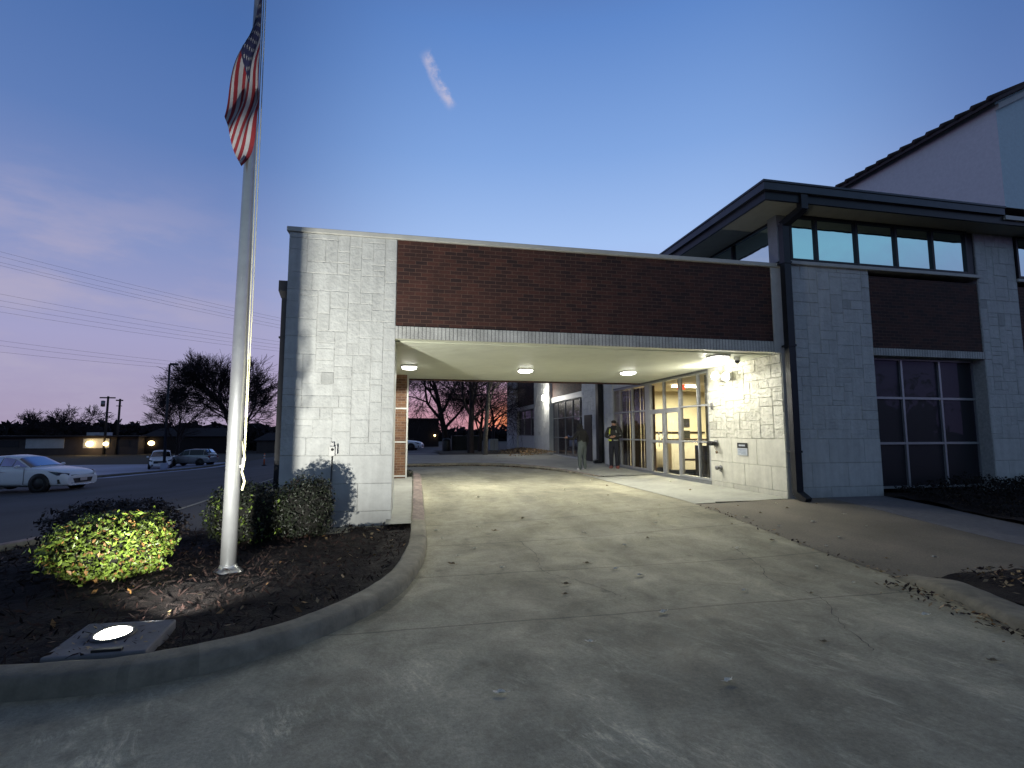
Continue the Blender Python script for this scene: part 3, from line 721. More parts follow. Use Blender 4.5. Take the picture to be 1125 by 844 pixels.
# dome camera
dc = thing('dome_camera', 'small dark dome camera hanging from the soffit near the stone wall', 'camera', (6.78, 9.34, SOF))
mb = MB(); mb.lathe((6.78,9.34,SOF), [(.06,0),(.065,-.05),(.06,-.07)], 16); mb.build('housing', M['housing'], dc, recalc=True)
mb = MB(); mb.lathe((6.78,9.34,SOF-.07), [(.056,0),(.052,-.03),(.03,-.055),(.004,-.062)], 16); mb.build('dome', M['dark_grey'], dc, recalc=True)
# outlet box on the front pier
ob = thing('outlet_box', 'small pale outdoor outlet box with a cable on the stone pier', 'outlet', (-1.285, CY-.01, 1.2))
mb = MB(); mb.box(-1.335, -1.235, CY-.085, CY-.012, 1.21, 1.37); mb.build('cover', M['trim'], ob, bevel=.012)
mb = MB(); mb.box(-1.225, -1.205, CY-.075, CY-.012, 1.24, 1.39); mb.box(-1.31, -1.26, CY-.05, CY-.012, 1.375, 1.43); mb.build('bracket', M['grey_metal'], ob)
mb = MB(); mb.lathe((-1.275,CY-.088,1.315), [(.022,-.004),(.022,.004)], 12, 'y'); mb.build('socket', M['black'], ob)
mb = MB(); mb.tube([(-1.285,CY-.03,1.21),(-1.29,CY-.02,1.0),(-1.295,CY-.02,.6),(-1.30,CY-.02,.1)], .009, 6); mb.build('cable', M['dark_grey'], ob)

# ------------------------------------------------------------------ main building
bd = thing('office_building', 'white stone and dark brick office building with lit glass entrance', 'building', (11, CY, .2))
XW = 7.30
# entry wall (faces the drive)
mb = MB(); mb.box(XW+.002, 7.44, CY+.016, 11.22, -.1, 3.2, 1)
wp = ('X', XW)
coursed(mb, wp, CY+.01, 11.22, [.1,.42,.9,1.46], .85, 4, 2)
ashlar(mb, wp, CY+.01, 11.22, 1.46, 3.19, 21, relief=.016)
coursed(mb, ('Y', CY+.014), XW, 7.45, [.1,.42,.9,1.46,2.0,2.6,3.195], .5, 5, 2)
mb.build('entry_wall', [M['stone_rough'], M['joint'], M['stone_lit_smooth']], bd)
# tower: left pier
TZ = 5.06
mb = MB(); mb.box(7.46, 9.545, CY+.016, CY+.6, -.1, TZ, 1)
coursed(mb, ('Y', CY+.014), 7.45, 9.555, [.05,.5,.98,1.46], .85, 6, 2)
ashlar(mb, ('Y', CY+.014), 7.45, 9.555, 1.46, TZ, 31, relief=.009)
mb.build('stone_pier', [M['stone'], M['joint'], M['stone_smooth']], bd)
mb = MB(); mb.box(9.56, 12.50, CY+.03, CY+.5, 3.385, TZ-.11); mb.build('brick_panel', M['brick'], bd)
mb = MB(); mb.box(9.56, 12.56, CY+.005, CY+.5, 3.225, 3.38); mb.build('soldier_course', M['soldier'], bd)
mb = MB(); mb.box(7.46, 12.53, CY-.06, CY+.5, TZ, TZ+.075); mb.build('sill', M['coping'], bd, bevel=.01)
mb = MB(); mb.box(12.515, 13.65, CY+.016, CY+.6, -.1, 6.14, 1)
mb.box(12.555, 12.60, CY+.05, CY+.55, -.1, 3.22, 2)
coursed(mb, ('Y', CY+.014), 12.53, 13.66, [.05,.5,.98,1.46], .75, 7, 2)
ashlar(mb, ('Y', CY+.014), 12.53, 13.66, 1.46, 6.14, 41, relief=.009)
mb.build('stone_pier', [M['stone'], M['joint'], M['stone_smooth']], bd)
# second bay to the right
mb = MB(); mb.box(13.665, 17.4, CY+.03, CY+.5, 3.385, TZ-.11); mb.build('brick_panel', M['brick'], bd)
mb = MB(); mb.box(13.665, 17.4, CY+.005, CY+.5, 3.225, 3.38); mb.build('soldier_course', M['soldier'], bd)
mb = MB(); mb.box(13.665, 17.4, CY-.03, CY+.5, TZ, TZ+.075); mb.build('sill', M['coping'], bd, bevel=.01)
mb = MB(); mb.box(17.41, 22, CY+.016, CY+.6, -.1, 6.1, 1)
coursed(mb, ('Y', CY+.014), 17.4, 22, [.05,.5,.98,1.46], .85, 8, 2); ashlar(mb, ('Y', CY+.014), 17.4, 22, 1.46, 6.1, 42, relief=.009)
mb.build('stone_pier', [M['stone'], M['joint'], M['stone_smooth']], bd)
fw = ('Y', CY+.30)
window(bd, 'window', fw, [9.56,10.53,11.56,12.55], [.40,1.36,2.34,3.222], .05, .08, 'alum', 'glass_dark')
window(bd, 'window', fw, [13.66,14.9,16.1,17.4], [.40,1.36,2.34,3.222], .05, .08, 'alum', 'glass_dark')
cw = ('Y', CY+.0)
window(bd, 'clerestory_window', cw, [7.62,8.27,9.28,10.30,11.28,12.25], [TZ+.076,6.135], .055, .08, 'bronze', 'glass_sky')
window(bd, 'clerestory_window', cw, [13.67,14.9,16.1,17.4], [TZ+.076,6.135], .055, .08, 'bronze', 'glass_sky')
mb = MB(); mb.box(12.25, 12.51, CY+.04, CY+.3, TZ+.076, 6.139); mb.build('window_jamb', M['bronze'], bd)
window(bd, 'clerestory_window', ('X', 7.54), [9.0,10.35,11.7,13.05,14.4], [TZ+.02,6.135], .055, .08, 'bronze', 'glass_sky')
mb = MB(); mb.box(7.40, 7.60, CY+.06, CY+.33, TZ+.076, 6.139); mb.build('corner_post', M['alum_dark'], bd)
# dark core so nothing shines through the tower
mb = MB(); mb.box(7.8, 22, CY+.62, 14.4, 3.6, 6.05); mb.box(9.0, 22, CY+.62, 11.0, -.1, 3.5); mb.build('interior_core', M['far_dark'], bd)
# eaves
EX, EY = 6.60, 8.05
mb = MB(); mb.box(EX+.12, 22, EY+.12, 14.6, 6.14, 6.19); mb.build('eave_soffit', M['eave'], bd)
mb = MB()
mb.box(EX, 12.55, EY, EY+.14, 6.30, 6.48); mb.box(EX, EX+.14, EY+.14, 14.6, 6.30, 6.48)
mb.box(EX-.02, 12.57, EY-.02, EY+.0, 6.45, 6.49); mb.box(EX-.02, EX, EY, 14.6, 6.45, 6.49)
mb.build('gutter', M['gutter'], bd)
mb = MB(); mb.box(EX+.07, 22, EY+.07, EY+.12, 6.13, 6.30); mb.box(EX+.07, EX+.12, EY+.12, 14.6, 6.13, 6.30); mb.build('fascia', M['bronze'], bd)
mb = MB(); mb.box(12.59, 22, EY+.02, EY+.18, 6.22, 6.31); mb.build('flashing', M['coping'], bd)
mb = MB(); z0, z1 = 6.48, 7.2
mb.face([(EX,EY,z0),(22,EY,z0),(22,EY+3.2,z1),(EX+3.2,EY+3.2,z1)]); mb.face([(EX,EY,z0),(EX+3.2,EY+3.2,z1),(EX+3.2,14.6,z1),(EX,14.6,z0)]); mb.face([(EX+3.2,EY+3.2,z1),(22,EY+3.2,z1),(22,14.6,z1),(EX+3.2,14.6,z1)])
mb.build('tower_roof', M['tile'], bd)
# downpipe with elbows
mb = MB()
def sqtube(mb, pts, a, b):
    for p, q in zip(pts, pts[1:]):
        p = Vector(p); q = Vector(q); d = (q-p).normalized(); u = Vector((1,0,0)) if abs(d.x) < .9 else Vector((0,1,0)); u = (u-d*u.dot(d)).normalized(); w = d.cross(u)
        p2 = p-d*.02; q2 = q+d*.02
        vs = [r+u*a*s+w*b*t for r in (p2, q2) for s, t in ((-1,-1),(1,-1),(1,1),(-1,1))]
        mb.raw(vs, [(0,1,2,3),(7,6,5,4),(0,4,5,1),(1,5,6,2),(2,6,7,3),(3,7,4,0)])
sqtube(mb, [(7.52,EY+.09,6.33),(7.52,EY+.09,6.02),(7.37,8.50,5.82),(7.37,8.50,.42),(7.39,8.30,.30)], .075, .065)
for z in (1.2, 3.3, 5.0): mb.box(7.28, 7.46, 8.42, 8.62, z, z+.04)
mb.build('downpipe', M['bronze'], bd)

# storefront
SY = [11.25,11.76,12.65,13.56,14.45]
mb = MB(); mb.box(XW-.02, XW+.15, 11.23, 17.3, .12, .40); mb.box(XW, XW+.12, 11.23, 17.3, 3.16, 3.19); mb.build('storefront_base', M['alum_dark'], bd)
sp = ('X', XW+.05)
window(bd, 'storefront_window', sp, [11.25,11.76,12.65], [.401,1.35,2.29,3.15], .045, .09, 'alum', 'glass_clear')
window(bd, 'storefront_window', sp, [12.651,13.56,14.45], [2.25,3.15], .045, .09, 'alum', 'glass_clear')
window(bd, 'storefront_window', sp, [14.69,15.75,16.72,17.28], [.401,1.35,2.29,3.15], .045, .09, 'alum', 'glass_clear')
mb = MB(); mb.box(XW-.0, XW+.1, 14.452, 14.688, .401, 3.15); mb.build('door_jamb', M['alum'], bd)
for a, b, hs in ((12.66,13.55,1),(13.57,14.44,-1)):
    d = window(bd, 'glass_door', sp, [a,b], [.28,1.32,2.245], .085, .07, 'alum', 'glass_clear', n=.012)
    mb = MB(); hy = b-.12 if hs > 0 else a+.12
    mb.tube([(XW-.09,hy,1.15),(XW-.09,hy,1.6)], .016, 8); mb.tube([(XW-.09,hy,1.2),(XW+.03,hy,1.2)], .01, 6); mb.tube([(XW-.09,hy,1.55),(XW+.03,hy,1.55)], .01, 6); mb.build('handle', M['alum'], d)
# wall over the doors, beyond the canopy, and the pier next to it
mb = MB(); mb.box(XW+.02, XW+.4, 15.15, 17.3, 3.195, 3.45); mb.build('lintel', M['trim'], bd)
mb = MB(); mb.box(XW+.03, XW+.4, 15.15, 17.3, 3.455, 6.0); mb.build('brick_panel', M['brick'], bd)
def pier(u0, u1, z1, seed, xw=XW, zb=.05):
    mb = MB(); mb.box(xw+.002, xw+.6, u0+.005, u1-.005, zb, z1, 1); p = ('X', xw)
    coursed(mb, p, u0, u1, [zb,.5,.98,1.42], .8, seed, 2); ashlar(mb, p, u0, u1, 1.42, z1, seed+1, relief=.016); 
    mb.box(xw, xw+.5, u0, u0+.004, zb, z1, 2)
    return mb.build('stone_pier', [M['stone'], M['joint'], M['stone_smooth']], bd)
pier(17.31, 18.20, 6.0, 50)
mb = MB(); sqtube(mb, [(XW-.1,18.45,6.0),(XW-.1,18.45,.45),(XW-.3,18.45,.38)], .1, .13); mb.build('downpipe', M['bronze'], bd)
# lobby
mb = MB()
for f in ([(7.4,10.6,.28),(13,10.6,.28),(13,17.6,.28),(7.4,17.6,.28)],): mb.face(f)
mb.build('lobby_floor', M['lobby_floor'], bd)
mb = MB()
mb.face([(7.46,10.6,3.17),(7.46,17.6,3.17),(13,17.6,3.17),(13,10.6,3.17)]); mb.face([(13,10.6,.28),(13,10.6,3.17),(13,17.6,3.17),(13,17.6,.28)])
mb.face([(7.46,17.6,.28),(13,17.6,.28),(13,17.6,3.17),(7.46,17.6,3.17)]); mb.face([(7.46,10.6,.28),(7.46,10.6,3.17),(13,10.6,3.17),(13,10.6,.28)])
mb.face([(7.45,10.6,.28),(7.45,11.22,.28),(7.45,11.22,3.17),(7.45,10.6,3.17)])
mb.build('lobby_wall', M['cream'], bd)
mb = MB(); mb.box(9.0, 10.9, 16.2, 16.8, .28, 1.32); mb.box(9.0, 12.9, 17.3, 17.58, .28, 1.0); mb.build('reception_counter', M['lobby_white'], bd)
mb = MB(); mb.box(8.95, 10.95, 16.15, 16.85, 1.322, 1.36); mb.box(9.3, 10.6, 16.192, 16.198, .60, .66); mb.box(9.0,11.2,17.56,17.597,1.55,1.62); mb.build('counter_top', M['wood_dark'], bd)
for b in ((10.30,10.55,1.80,2.12),(10.30,10.55,1.34,1.66),(8.95,9.1,1.62,2.0)):
    mb = MB(); mb.box(b[0], b[1], 17.55, 17.597, b[2], b[3]); mb.build('wall_picture', M['picture'], bd)
mb = MB(); mb.box(8.4, 9.3, 14.92, 15.0, 3.08, 3.13); mb.build('tube_lamp', M['tube'], bd)
mb = MB(); mb.box(8.40, 8.66, 14.6, 14.63, 2.97, 3.14); mb.build('exit_sign', M['exit_red'], bd)
mb = MB()
for k in range(30):
    y = 14.75+k*.085; mb.box(7.62+.03*math.sin(k*1.9), 7.66+.03*math.sin(k*1.9), y, y+.075, .3, 3.1, 0, 1)
mb.build('curtain', M['curtain'], bd)
mb = MB(); mb.box(7.52, 7.56, 11.23, 11.74, .28, 3.1); mb.build('dark_pane_backing', M['picture'], bd)  # added dark sheet, stands in for the narrow pane's dark reflection
mb = MB(); mb.box(8.5, 9.0, 13.4, 13.9, .28, 1.2); mb.build('lobby_cabinet', M['dark_grey'], bd)
lamp_light('lobby_lamp', (9.6, 15.4, 3.05), 390, 1.6, c=(1,.90,.60), shape='SQUARE')
lamp_light('lobby_lamp', (10.2, 12.0, 3.05), 70, 1.2, c=(1,.86,.58), shape='SQUARE')

# rear wing
def wingbay(u0, u1, head, sill):
    mb = MB(); mb.box(XW+.05, XW+.5, u0, u1, head+.26, 6.0); mb.build('brick_panel', M['brick'], bd)
    mb = MB(); mb.box(XW+.01, XW+.5, u0, u1, head, head+.255); mb.build('lintel', M['trim'], bd)
pier(18.70, 20.74, 6.0, 60)
mb = MB(); mb.box(XW-.055, XW+.02, 19.5, 20.35, .25, 2.32); mb.build('service_door', M['door_dark'], bd)
wingbay(20.742, 25.66, 3.16, .45)
window(bd, 'wing_window', ('X', XW+.12), [20.745,21.35,22.4,23.55,24.8,25.65], [.45,1.33,2.31,3.155], .04, .06, 'alum_dark', 'glass_wing')
mb = MB(); mb.box(XW+.06, XW+.5, 20.745, 25.65, .1, .449); mb.build('window_base', M['trim'], bd)
pier(25.67, 29.05, 6.0, 70, xw=XW-.12)
wingbay(29.06, 34.6, 3.06, 1.35)
window(bd, 'wing_window', ('X', XW+.2), [29.07,31.0,33,34.59], [1.36,2.5,3.055], .05, .1, 'alum_dark', 'glass_dark')
mb = MB(); mb.box(XW+.1, XW+.5, 29.06, 34.6, .05, 1.355); mb.build('wall_panel', M['trim'], bd)
pier(34.61, 38.4, 6.0, 80)
mb = MB(); mb.box(XW-.1, 20, 15.2, 38.5, 6.002, 6.2); mb.build('wing_roof', M['gutter'], bd)
mb = MB(); mb.box(XW+.62, 20, 17.65, 38.4, -.1, 6.0); mb.box(XW+.42, 20, 14.4, 17.62, 3.3, 6.0); mb.build('wing_core', M['far_dark'], bd)
# gabled hall behind the tower
HX, HY, HZ = 18.75, 12.0, 12.5
mb = MB()
mb.face([(HX,HY,0),(HX,HY,HZ),(HX,34,HZ),(HX,34,0)])
mb.face([(34,HY,0),(34,34,0),(34,34,HZ),(34,HY,HZ)]); mb.face([(HX,34,0),(HX,34,HZ),(26.4,34,HZ+3.9),(34,34,HZ),(34,34,0)])
mb.build('gabled_hall', M['stucco'], bd)
mb = MB(); mb.face([(HX,HY,0),(34,HY,0),(34,HY,HZ),(26.4,HY,HZ+3.9),(HX,HY,HZ)]); mb.build('hall_front', M['stucco_sky_lit'], bd)
mb = MB(); o = .28
a = (HX-o, HZ-.14); ridge = (26.4, HZ+3.9+.02); c = (34+o, HZ-.14)
for (x0,z0),(x1,z1) in ((a,ridge),(ridge,c)):
    mb.raw([(x0,HY-.3,z0),(x1,HY-.3,z1),(x1,34.2,z1),(x0,34.2,z0),(x0,HY-.3,z0+.11),(x1,HY-.3,z1+.11),(x1,34.2,z1+.11),(x0,34.2,z0+.11)], [(0,3,2,1),(4,5,6,7),(0,1,5,4),(1,2,6,5),(2,3,7,6),(3,0,4,7)])
for k in range(44):
    y = HY-.32+k*.5
    mb.tube([(HX-o-.05,y+.25,HZ+.03),(HX+3,y+.25,HZ+1.6)], [.10,.09], 7)
mb.build('tile_roof', M['tile'], bd)
mb = MB()
for s, (x0,z0),(x1,z1) in ((1,(HX-.05,HZ-.32),(26.4,HZ+3.66)),):
    mb.raw([(x0,HY-.12,z0),(x1,HY-.12,z1),(x1,HY-.12,z1+.2),(x0,HY-.12,z0+.2),(x0,HY-.002,z0),(x1,HY-.002,z1),(x1,HY-.002,z1+.2),(x0,HY-.002,z0+.2)], [(0,1,2,3),(0,4,5,1),(3,2,6,7),(0,3,7,4)])
mb.build('rake_board', M['coping'], bd)

# fittings on the entry wall
tw = thing('twin_head_wall_light', 'glaring pair of lamp heads high on the stone wall right of the doors', 'light', (XW-.02, 10.4, 2.9))
mb = MB(); mb.box(XW-.12, XW-.025, 10.2, 10.55, 2.82, 2.98); mb.build('housing', M['housing'], tw, bevel=.02)
for y, z in ((10.55,2.93),(10.12,2.87)):
    mb = MB(); mb.lathe((XW-.13,y,z), [(.05,0),(.095,-.06),(.1,-.11)], 16, 'x'); h = mb.build('lamp_head', M['housing'], tw)
    mb = MB(); mb.ball((XW-.25,y,z), (.075,.10,.10), 16); mb.build('lens', M['flood_lens'], h)
for y, z in ((10.55,2.93),(10.12,2.87)):
    l = bpy.data.lights.new('wall_lamp', 'POINT'); l.energy = 30; l.color = (1,.96,.82); l.shadow_soft_size = .06
    o = bpy.data.objects.new('wall_lamp', l); col.objects.link(o); o.location = (XW-.40, y, z)
mb = MB(); mb.box(XW-.05, XW-.025, 11.02, 11.10, 2.16, 2.32); mb.box(XW-.06, XW-.05, 11.04, 11.08, 2.2, 2.28)
tag(mb.build('wall_sensor', M['grey_metal'], bevel=.006), 'small grey box on the stone wall edge beside the glass, above head height', 'sensor')
fd = thing('fire_hose_connection', 'dark brass twin hose connection with hanging cap on the stone wall', 'fitting', (XW-.02, 10.95, 1.33))
mb = MB(); mb.lathe((XW-.02,10.95,1.33), [(.085,0),(.085,-.03),(.05,-.05)], 16, 'x'); mb.build('wall_plate', M['grey_metal'], fd)
for dy in (-.05,.06):
    mb = MB(); mb.lathe((XW-.06,10.95+dy,1.33), [(.04,0),(.042,-.1),(.055,-.1),(.055,-.15),(.02,-.155)], 14, 'x'); mb.build('hose_cap', M['black'], fd)
mb = MB(); mb.tube([(XW-.14,10.88,1.29),(XW-.13,10.85,1.22),(XW-.11,10.83,1.16)], .007, 6); mb.lathe((XW-.1,10.82,1.12), [(.035,0),(.035,-.02)], 12, 'x'); mb.build('hanging_cap', M['brass'], fd)
hb = thing('wall_valve', 'small grey metal valve low on the stone wall under the hose connection', 'fitting', (XW-.02, 10.8, .75))
mb = MB(); mb.lathe((XW-.02,10.8,.75), [(.06,0),(.06,-.02),(.03,-.03),(.03,-.09),(.05,-.09),(.05,-.13)], 14, 'x'); mb.build('valve_body', M['grey_metal'], hb)
mb = MB(); mb.tube([(XW-.1,10.76,.73),(XW-.09,10.72,.68),(XW-.05,10.70,.65)], .012, 6); mb.build('spout', M['grey_metal'], hb)
ws = thing('wall_sign', 'small white notice with a black header on the stone wall', 'sign', (XW-.02, 9.96, 1.27))
mb = MB(); mb.box(XW-.032, XW-.024, 9.80, 10.14, 1.08, 1.24); mb.build('panel', M['sign_white'], ws)
mb = MB(); mb.box(XW-.034, XW-.024, 9.80, 10.14, 1.243, 1.36); h = mb.build('header', M['sign_black'], ws)
mb = MB()
mb.box(XW-.0365, XW-.0345, 9.87, 10.08, 1.285, 1.32)
mb.build('lettering', M['sign_white'], h)
mb = MB()
for z, a, b in ((1.205,9.83,10.1),(1.175,9.83,10.06),(1.145,9.85,10.1),(1.115,9.85,10.02)): mb.box(XW-.0345, XW-.0325, a, b, z, z+.012)
mb.build('small_print', M['sign_blue'], ws)
wl = thing('wing_wall_light', 'single bright wall lamp on the white stone pier of the rear wing', 'light', (XW-.15, 26.0, 3.45))
mb = MB(); mb.box(XW-.24, XW-.13, 26.05, 26.45, 3.38, 3.66); mb.build('housing', M['housing'], wl, bevel=.02)
mb = MB(); mb.box(XW-.29, XW-.24, 26.02, 26.48, 3.34, 3.62); mb.build('lens', emit_mat('wing_lens', (1,.97,.88), 40), wl)
l = bpy.data.lights.new('wing_lamp', 'POINT'); l.energy = 120; l.color = (1,.96,.86); l.shadow_soft_size = .1
o = bpy.data.objects.new('wing_lamp', l); col.objects.link(o); o.location = (XW-.62, 25.9, 3.5)

# ------------------------------------------------------------------ flagpole, flag, flood light
PX, PY = -1.985, 6.2; pz = bedz(PX, PY)
fpole = thing('flagpole', 'tall brushed silver flagpole standing in the mulch bed', 'flagpole', (PX, PY, pz))
mb = MB(); mb.tube([(PX,PY,pz-.2),(PX,PY,2.5),(PX,PY,5),(PX,PY,8.5),(PX,PY,10.5)], [.082,.078,.062,.036,.03], 24); mb.build('shaft', M['steel'], fpole)
mb = MB(); mb.lathe((PX,PY,pz-.02), [(.15,0),(.155,.03),(.13,.055),(.10,.07),(.088,.10),(.084,.11)], 28); mb.build('base_collar', M['steel'], fpole)
mb = MB(); mb.ball((PX,PY,10.58), .09, 16); mb.build('finial', M['brass'], fpole)
hx = PX+.095
mb = MB(); mb.tube([(hx+.02,PY-.03,1.25),(hx+.0,PY-.02,3),(hx-.02,PY-.01,5),(hx-.04,PY,8),(hx-.05,PY,10.3)], .006, 6)
mb.tube([(hx+.03,PY-.035,1.25),(hx+.025,PY-.02,3),(hx+.01,PY-.01,5),(hx-.02,PY,8),(hx-.04,PY,10.3)], .005, 6)
mb.tube([(hx+.0,PY-.04,1.5),(hx+.035,PY-.05,1.3),(hx+.01,PY-.04,1.15),(hx+.045,PY-.05,1.05),(hx+.02,PY-.04,.95)], .013, 6)
mb.build('halyard', M['rope'], fpole)
mb = MB(); mb.box(hx-.03, hx+.02, PY-.03, PY-.01, 1.2, 1.23); mb.box(hx+.0, hx+.012, PY-.035, PY-.02, 1.13, 1.31); mb.build('cleat', M['grey_metal'], fpole)
# flag: limp cloth, canton at the top by the hoist
HT = 7.04; fx = PX+.03
def flagp(s, t):
    h = Vector((fx+.055, PY-.135, HT-1.2*t))
    e = Vector((fx-.30+.24*t**1.1, PY-.17+.03*t, HT-1.74-.60*t**.9))
    p = h.lerp(e, s)
    sag = math.sin(math.pi*s)
    p.z -= .10*sag*(1-.5*t)
    p.x += -.035*sag*(1-t) + .075*sag*t*t + .040*math.sin(6.5*s+5.2*t+.4)*s**.6*(.4+.6*math.sin(math.pi*min(1,t+.15)))
    p.y += .075*math.sin(9.0*s+7.0*t)*min(1, s*3)*.8 + .035*math.sin(17*t+4*s)*sag
    return p
mb = MB(); ns, nt_ = 40, 52
vs = [flagp(i/ns, j/nt_) for j in range(nt_+1) for i in range(ns+1)]; mb.v = [tuple(v) for v in vs]
for j in range(nt_):
    for i in range(ns):
        st = int(j/(nt_/13)); mi = 2 if (i < 16 and j < 28) else (0 if st % 2 == 0 else 1)
        mb.f.append((j*(ns+1)+i, j*(ns+1)+i+1, (j+1)*(ns+1)+i+1, (j+1)*(ns+1)+i)); mb.m.append(mi); mb.t.append(1); mb.sm.append(True)
flag = thing('flag', 'limp red, white and blue flag with stars hanging from the flagpole', 'flag', (fx, PY-.1, HT))
cl_ = mb.build('flag_cloth', [M['flag_red'], M['flag_white'], M['flag_blue']], flag)
mb = MB()
for r in range(9):
    for c in range(6 if r % 2 == 0 else 5):
        s0 = .4*((c+.5)/6 if r % 2 == 0 else (c+1)/6); t0 = (7/13)*(r+.75)/9.5
        for side in (1,-1):
            ring = []
            for k in range(10):
                an = math.pi/2+k*math.pi/5; rr = 1.0 if k % 2 == 0 else .42
                s1, t1 = s0+.0165*rr*math.cos(an), t0+.0255*rr*math.sin(an)
                p = flagp(s1, t1); du = flagp(s1+.01,t1)-p; dv = flagp(s1,t1+.01)-p; n = du.cross(dv).normalized(); ring.append(p+n*.004*side)
            mb.face(ring)
mb.build('star_field', M['flag_white'], cl_)

FX, FY = -2.10, 4.25; fz = bedz(FX, FY)
pad = MB(); pz2 = ground(-1.9, 4.2)+.13
P4 = [(-2.36,3.93),(-1.74,3.93),(-1.80,4.52),(-2.42,4.55)]
pad.raw([(x,y,pz2-.12) for x,y in P4]+[(x,y,pz2) for x,y in P4], [(0,3,2,1),(4,5,6,7),(0,1,5,4),(1,2,6,5),(2,3,7,6),(3,0,4,7)])
tag(pad.build('lamp_pad', M['path'], bevel=.012), 'square concrete pad behind the kerb carrying the bright ground lamp', 'concrete pad')
fl = thing('ground_flood_light', 'glowing round flood light sunk in a concrete pad at the bed edge', 'light', (FX, FY, pz2))
tilt = Matrix.Translation((FX, FY, pz2+.018)) @ Matrix.Rotation(R(4), 4, 'X')
def disc(rs, n=28, ell=1.0):
    out = []
    for r, h in rs: out.append([tilt @ Vector((r*math.cos(2*math.pi*k/n), r*ell*math.sin(2*math.pi*k/n), h)) for k in range(n)])
    return out
mb = MB(); loft(mb, disc([(.135,-.09),(.14,-.012),(.135,.006),(.112,.006),(.110,-.006)])); mb.build('housing', M['dark_grey'], fl, recalc=True)
mb = MB(); rings = disc([(.110,-.004),(.09,.010),(.06,.016),(.03,.018),(.004,.019)]); loft(mb, rings); mb.build('lens', M['flood_lens'], fl, recalc=True)
mb = MB(); mb.box(FX+.02, FX+.2, FY-.30, FY-.27, pz2, pz2+.018); mb.build('lamp_bracket', M['black'], fl)
litter('pad_litter', 60, lambda r: (r.uniform(-2.38,-1.78), r.uniform(3.96,4.5)), lambda x, y: pz2, [M['mulch_chip'], M['leaf_dry']], .04, 77, .3, thin=.3)
l = bpy.data.lights.new('flood_lamp', 'AREA'); l.shape = 'DISK'; l.size = .13; l.spread = R(128); l.energy = 235; l.color = (1,.985,.90)
o = bpy.data.objects.new('flood_lamp', l); col.objects.link(o); o.location = (FX+.14, FY+.06, pz2+.075)
dv = Vector((.0, .67, .74)).normalized(); o.rotation_euler = dv.to_track_quat('-Z', 'Y').to_euler()

# ------------------------------------------------------------------ shrubs
def shrub(name, label, c, r, n, mats, leaf, seed, group=None, box=2.6):
    rnd = random.Random(seed); z0 = c[2]
    root = thing(name, label, 'shrub', c, group)
    mb = MB()
    for _ in range(n):
        while True:
            d = Vector((rnd.gauss(0,1), rnd.gauss(0,1), rnd.gauss(0,1)))
            if d.length > .1: break
        d.normalize()
        q = (abs(d.x)**box+abs(d.y)**box+abs(d.z)**box)**(-1/box)
        lump = 1+.16*mnoise.noise(d*2.2+Vector((seed,0,0)))+.15*mnoise.noise(d*6+Vector((0,seed,0)))
        k = q*lump*(1-.24*abs(rnd.gauss(0,.7)))*(1.12 if rnd.random() < .04 else 1)
        p = Vector((c[0]+d.x*k*r[0], c[1]+d.y*k*r[1], z0+r[2]+d.z*k*r[2]))
        if p.z < z0-.02: continue
        nrm = (d*.7+Vector((rnd.gauss(0,.6), rnd.gauss(0,.6), rnd.gauss(0,.6)+.35))).normalized()
        a = nrm.orthogonal().normalized(); a = Matrix.Rotation(rnd.uniform(0,6.28), 3, nrm) @ a; b = nrm.cross(a)
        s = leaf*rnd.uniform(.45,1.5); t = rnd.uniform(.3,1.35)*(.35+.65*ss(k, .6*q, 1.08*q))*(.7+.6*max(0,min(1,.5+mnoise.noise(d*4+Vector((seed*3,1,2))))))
        mi = 0 if rnd.random() < .87 else min(1, len(mats)-1)
        tip = nrm*s*.12
        mb.face([p-a*s*.5, p-b*s*.27-tip, p+a*s*.5, p+b*s*.27-tip], mi, t)
    mb.build('foliage', mats, root)
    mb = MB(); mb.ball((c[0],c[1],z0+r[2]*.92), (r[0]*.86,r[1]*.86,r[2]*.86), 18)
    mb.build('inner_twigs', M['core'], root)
    mb = MB()
    for k in range(7):
        a = rnd.uniform(0,6.28); mb.tube([(c[0]+.08*math.cos(a), c[1]+.08*math.sin(a), z0-.1), (c[0]+r[0]*.5*math.cos(a), c[1]+r[1]*.5*math.sin(a), z0+r[2])], [.014,.006], 5)
    mb.build('stem', M['bark_dark'], root)
    return root
def on_bed(x, y): return (x, y, bedz(x, y)-.01)
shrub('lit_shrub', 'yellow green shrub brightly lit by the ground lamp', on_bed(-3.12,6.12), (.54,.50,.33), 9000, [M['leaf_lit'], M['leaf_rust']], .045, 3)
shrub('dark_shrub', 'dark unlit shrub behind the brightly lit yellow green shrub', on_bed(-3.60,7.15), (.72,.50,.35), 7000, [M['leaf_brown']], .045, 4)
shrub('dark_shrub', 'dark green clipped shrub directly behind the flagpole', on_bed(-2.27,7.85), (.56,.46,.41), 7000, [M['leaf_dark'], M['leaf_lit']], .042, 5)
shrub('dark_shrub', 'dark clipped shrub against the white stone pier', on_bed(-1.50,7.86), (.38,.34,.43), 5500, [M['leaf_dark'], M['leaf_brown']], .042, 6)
shrub('dark_shrub', 'small patch of low planting at the foot of the rear brick pier', (-.25,14.6,ground(-.25,14.6)+.05), (.28,.35,.12), 900, [M['leaf_dark'], M['leaf_dry']], .05, 7)
